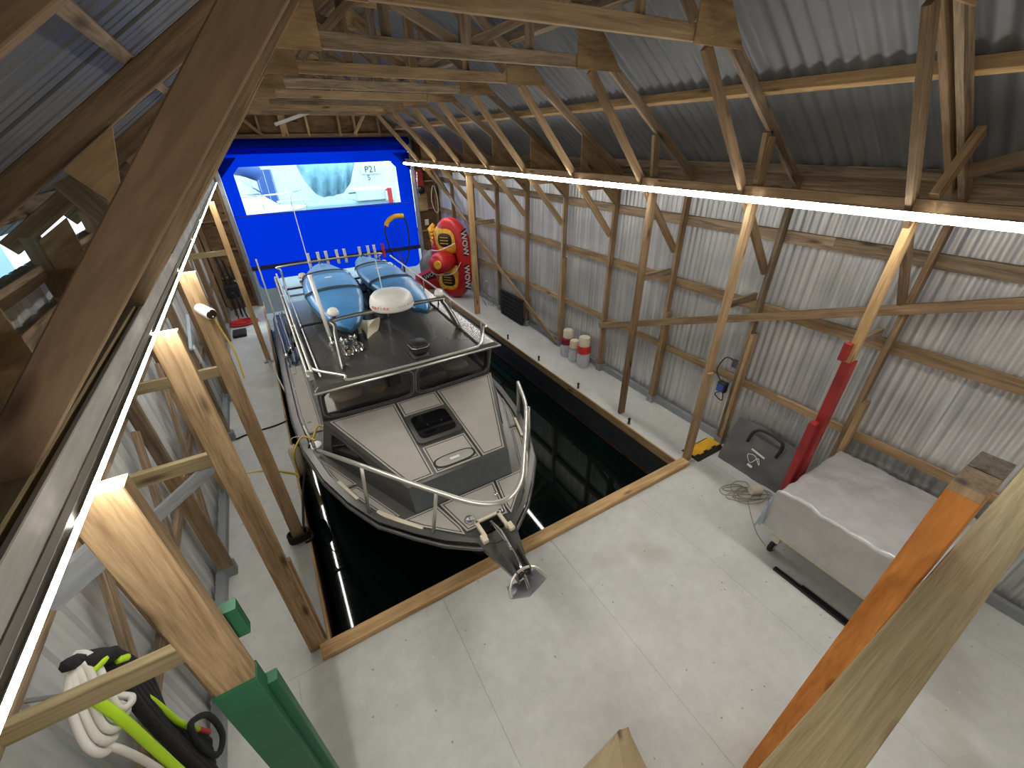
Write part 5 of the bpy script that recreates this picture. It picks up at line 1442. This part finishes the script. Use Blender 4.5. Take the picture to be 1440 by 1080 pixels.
for z0, tilt in ((1.45, 8), (.62, -3)):
    fdir = (nrm*.55+sx*.83).normalized()
    pos = TP(.47, z0, .19)
    xa = (up*math.cos(math.radians(tilt))+(-sx)*math.sin(math.radians(tilt))).normalized()*(-1)
    za = fdir; xa = (xa-za*xa.dot(za)).normalized(); ya = za.cross(xa)
    for off, mt, sz, ex in ((.0, M_BLACK, .235, .004), (.006, M_WHITE, .20, .004)):
        p = pos+za*off
        W = Matrix(((xa.x,ya.x,za.x,p.x),(xa.y,ya.y,za.y,p.y),(xa.z,ya.z,za.z,p.z),(0,0,0,1)))
        text_obj('lettering', 'WOW', sz, W, mt, tw, ex, True)
# smaller flat one beside it
st = empty('towable_pad', (3.7, 11.0, 0), 'small red inflatable pad lying by the doorway', 'inflatable')
b = MB(); b.box(-.42, .42, -.14, .14, -.09, .09); o = bevel(b.build('pad', M_TOWRED, st, Matrix.Translation((3.80, 11.05, .42)) @ Matrix.Rotation(math.radians(-12), 4, 'Y') @ Matrix.Rotation(math.radians(12), 4, 'Z')), .06, 3)
Wp = Matrix.Translation((3.78, 10.89, .42)) @ Matrix.Rotation(math.radians(12), 4, 'Z') @ Matrix.Rotation(math.radians(90), 4, 'X') @ Matrix.Rotation(math.radians(12), 4, 'Z')
text_obj('lettering', 'WOW', .16, Wp @ Matrix.Translation((0,0,.02)), M_WHITE, st, .004, True)
b = MB(); b.box(-.28, .28, -.085, .085, 0, .01); b.build('name_panel', M_BLACK, st, Wp)
b = MB(); b.box(3.4, 4.2, 10.85, 11.3, .0, .30); bevel(b.build('lower_cushion', M_TOWRED, st), .08, 3)
tag(lump('net_heap', (4.02, 11.6, .48), (.28, .22, .46), plain('net_grey', (.30,.31,.30), .9, bump=.6, bscale=40), None, 9, .5), 'grey heap of netting in the far right corner', 'net')
# landing net standing at the stern
ln = empty('landing_net', (2.35, 8.6, ZQ-.3), 'landing net with a yellow foam rim standing at the boat stern', 'net')
N = lambda x, z: (x, 8.62, z)
rim = [N(2.40, 1.36), N(2.22, 1.62), N(2.15, 2.05), N(2.19, 2.22), N(2.36, 2.34), N(2.52, 2.35), N(2.60, 2.22), N(2.61, 1.9), N(2.56, 1.6), N(2.44, 1.36)]
rope('rim', rim, .016, M_BLACK, parent=ln)
rope('foam_grip', [N(2.185, 2.18), N(2.25, 2.27), N(2.38, 2.335), N(2.56, 2.335)], .045, M_YELLOW, parent=ln)
rope('handle', [N(2.42, 1.38), (2.42, 8.62, .9), (2.42, 8.62, .47)], .018, M_BLACK, parent=ln)
for i in range(7):
    x = 2.22+.055*i
    rope('net_cord', [N(x, 2.25), (x*.6+2.40*.4, 8.74, 1.7), N(2.42, 1.40)], .004, M_BLACK, parent=ln, seg=4)
# blue tarp and rods along the port quarter
tag(lump('blue_tarp', (BX-.86, 8.78, .65), (.22, .30, .14), M_PALEBLUE, None, 5), 'pale blue tarp bundle at the boat stern', 'tarp')
rs = empty('rod_bundle', (BX-1.2, 7.6, .5), 'fishing rods stowed along the boat side deck', 'rods')
for i in range(4):
    rope('rod', [(BX-1.24+.05*i, 6.9, .52+.02*i), (BX-1.25+.05*i, 7.8, .60+.02*i), (BX-1.27+.05*i, 8.9, .70+.02*i)], .012, M_BLACK if i % 2 else M_STEEL, parent=rs)
    b = MB(); b.lathe([(0,-.035),(.045,-.035),(.045,.035),(0,.035)], (BX-1.24+.05*i, 7.1+.14*i, .60), 10, 'x'); b.build('reel', M_BLACK if i % 2 else M_CHROME, rs, smooth=True)
pole = MB(); pole.tube([(BX-1.26, 9.2, .46), (BX-1.26, 9.2, 1.75)], .014, 8); tag(pole.build('flag_staff', M_WHITE), 'plain white staff standing at the boat quarter', 'staff')

# far right corner fittings
wx = empty('wall_winch', (4.12, 12.0, 2.7), 'dark red winch motor mounted beside the doorway', 'winch')
b = MB(); b.box(4.06, 4.26, 11.96, 12.11, 2.50, 2.92); bevel(b.build('motor', plain('winch_red', (.22,.02,.02), .4), wx), .02)
b = MB(); b.lathe([(0,-.05),(.10,-.05),(.10,.05),(0,.05)], (4.14, 11.95, 2.46), 14, 'y'); b.build('drum', M_BLACK, wx, smooth=True)
rope('chain', [(4.08, 11.92, 2.9), (4.05, 11.92, 2.5), (4.08, 11.92, 2.25)], .012, M_CHROME, parent=wx)
b = MB(); b.box(4.08, 4.34, 12.07, 12.11, 1.90, 2.35); tag(b.build('mount_board', M_TAN), 'plain wooden board fixed beneath the red winch', 'board')
rope('hung_cable', [(4.5, 12.0, 2.5), (4.44, 12.0, 2.2), (4.50, 12.0, 1.9), (4.60, 12.0, 1.85), (4.62, 12.0, 2.2), (4.56, 12.0, 2.5)], .012, M_CREAM, 'loop of pale cable hanging on the far right stud', 'cable', closed=True)
b = MB(); b.box(4.22, 4.33, 12.13, 12.16, 1.50, 1.66); tag(b.build('paper_notice', M_WHITE), 'small white notice on the plywood beside the doorway', 'notice')

# ================================================================== OUTSIDE THE DOORWAY
od = MB(); od.box(-6, 12, 23.2, 28, -.5, .35); tag(od.build('floor_outside', plain('grey_pier', (.45,.45,.43), .8, var=.1)), kind='structure')
bh = empty('boathouse_opposite', (3, 24.5, .3), 'white boathouse across the water with a blue door', 'building')
me_o = corr_mesh('white_cladding', 1.2, 5, trap_prof(1.2, .3, .04), M_WPAINT)
for i in range(9):
    if i in (2, 3): continue
    place_sheets(me_o, bh, (-4.5+1.2*i, 24.4, .35), 1.2, ((1,0,0),(0,0,1),(0,-1,0)), 1, 'cladding_sheet')
b = MB(); b.box(.55, 1.25, 24.36, 24.42, .35, 2.6); b.build('door', M_BPAINT, bh)
b = MB(); b.box(-5, 8, 24.45, 28, .35, 5.2); b.build('body', M_WPAINT, bh)
b = MB(); b.box(5.35, 6.35, 24.30, 24.38, 2.2, 2.6); sg = b.build('sign_board', M_WHITE, bh)
text_obj('lettering', 'P21', .42, Matrix.Translation((5.85, 24.28, 2.40)) @ Matrix.Rotation(math.radians(90), 4, 'X'), M_DGREY, bh, .004)
text_obj('lettering', '5', .34, Matrix.Translation((5.70, 24.28, 2.02)) @ Matrix.Rotation(math.radians(90), 4, 'X'), M_DGREY, bh, .004)
for z in (.6, .95, 1.3):
    b = MB(); b.box(1.1, 2.6, 22.9+.4*z, 23.3+.4*z, z-.08, z); b.build('step', M_WPAINT, bh)
# white cruiser
cr_ = empty('white_cruiser', (-.2, 20.5, ZW), 'white cabin cruiser seen through the curtain window', 'boat')
b = MB(); st_ = [(2.02, .05), (1.9, .45), (1.5, .95), (.8, 1.3), (-.5, 1.45), (-3, 1.45)]; vs = []; fs = []
for x, h in st_: vs += [(x, 20.6-h, 1.35), (x-.25, 20.6-h*.8, .4), (x-.6, 20.6-h*.5, -.5), (x-.6, 20.6+h*.5, -.5), (x-.25, 20.6+h*.8, .4), (x, 20.6+h, 1.35)]
for i in range(5):
    for k in range(5): fs.append((i*6+k, i*6+k+1, (i+1)*6+k+1, (i+1)*6+k))
    fs.append((i*6+5, i*6, (i+1)*6, (i+1)*6+5))
fs.append((0,1,2,3,4,5)); b.add(vs, fs); autosmooth(b.build('hull', M_WPAINT, cr_), 30)
b = MB(); vs = [(1.1, 20.0, 1.36), (1.1, 21.2, 1.36), (-2, 21.6, 1.36), (-2, 19.6, 1.36), (.4, 20.1, 1.9), (.4, 21.1, 1.9), (-2, 21.4, 1.9), (-2, 19.8, 1.9)]
b.add(vs, [(4,5,6,7),(0,1,5,4),(3,0,4,7),(1,2,6,5),(2,3,7,6)]); b.build('cabin', M_WPAINT, cr_)
b = MB(); vs = [(.55, 20.0, 1.9), (.55, 21.2, 1.9), (-.1, 21.2, 2.45), (-.1, 20.0, 2.45)]; b.add(vs, [(0,1,2,3)]); b.build('windscreen', M_GLASSK, cr_)
b = MB(); b.tube(cr([(-2.4, 20.6, 2.9), (-1, 20.6, 2.95), (.0, 20.6, 2.85), (.7, 20.6, 2.55)], 4), [.1]+[.28]*11+[.06], 10); b.build('blue_canopy', M_BPAINT, cr_, smooth=True)
rope('bow_rail', [(1.95, 20.6, 1.95), (1.4, 19.7, 1.95), (.4, 19.3, 1.95), (-1, 19.2, 1.95)], .02, M_CHROME, parent=cr_)
for x, y in ((1.9, 20.5), (1.4, 19.7), (.4, 19.3)): rope('stanchion', [(x, y, 1.35), (x, y, 1.95)], .016, M_CHROME, parent=cr_, n=2)
# boat under a draped pale blue cover
cv = empty('covered_boat', (3.6, 21.5, ZW), 'moored boat draped in a pale blue cover beyond the doorway', 'boat')
b = MB(); vs = []; fs = []; nu, nv = 36, 12
for j in range(nv+1):
    v = j/nv
    for i in range(nu+1):
        u_ = i/nu
        x = 1.7+3.1*u_; sag = math.sin(math.pi*u_)**.8
        z = 3.4-(2.6*sag+.0)*v*(.85+.15*math.cos(6*u_)); y = 21.3-.35*math.sin(math.pi*v)+.10*math.sin(u_*38+v*4)*(.3+v)
        vs.append((x+.25*(0.5-u_)*v*2, y, max(z, .9)))
for j in range(nv):
    for i in range(nu): fs.append((j*(nu+1)+i, j*(nu+1)+i+1, (j+1)*(nu+1)+i+1, (j+1)*(nu+1)+i))
b.add(vs, fs); b.build('cover', M_PALEBLUE, cv, smooth=True)
b = MB(); b.box(2.2, 6.3, 21.6, 23.0, -.6, 1.25); bevel(b.build('hull', plain('pale_hull', (.45,.62,.70), .5), cv), .1, 3)
b = MB(); b.box(4.3, 5.7, 21.4, 22.6, 1.25, 1.75); bevel(b.build('cockpit', M_WPAINT, cv), .05)
board('gunwale', (4.0, 21.45, 1.62), (5.8, 21.45, 1.66), .05, .04, (0,1,0), M_DGREY, cv)
b = MB(); b.box(6.0, 6.12, 21.2, 21.3, .4, 3.2); tag(b.build('pier_post', M_WPAINT), 'white pier post beyond the doorway', 'post')
b = MB(); b.box(5.72, 5.92, 21.2, 21.3, 1.1, 1.75); tag(b.build('red_cabinet', M_REDPL), 'small red cabinet on the pier beyond the doorway', 'cabinet')
# neighbouring boathouse wall seen through the eave gap
nb = MB(); nb.box(-4.2, -4.0, -3, 11, -.6, 7.5); tag(nb.build('wall_neighbour', M_SKYB), kind='structure')
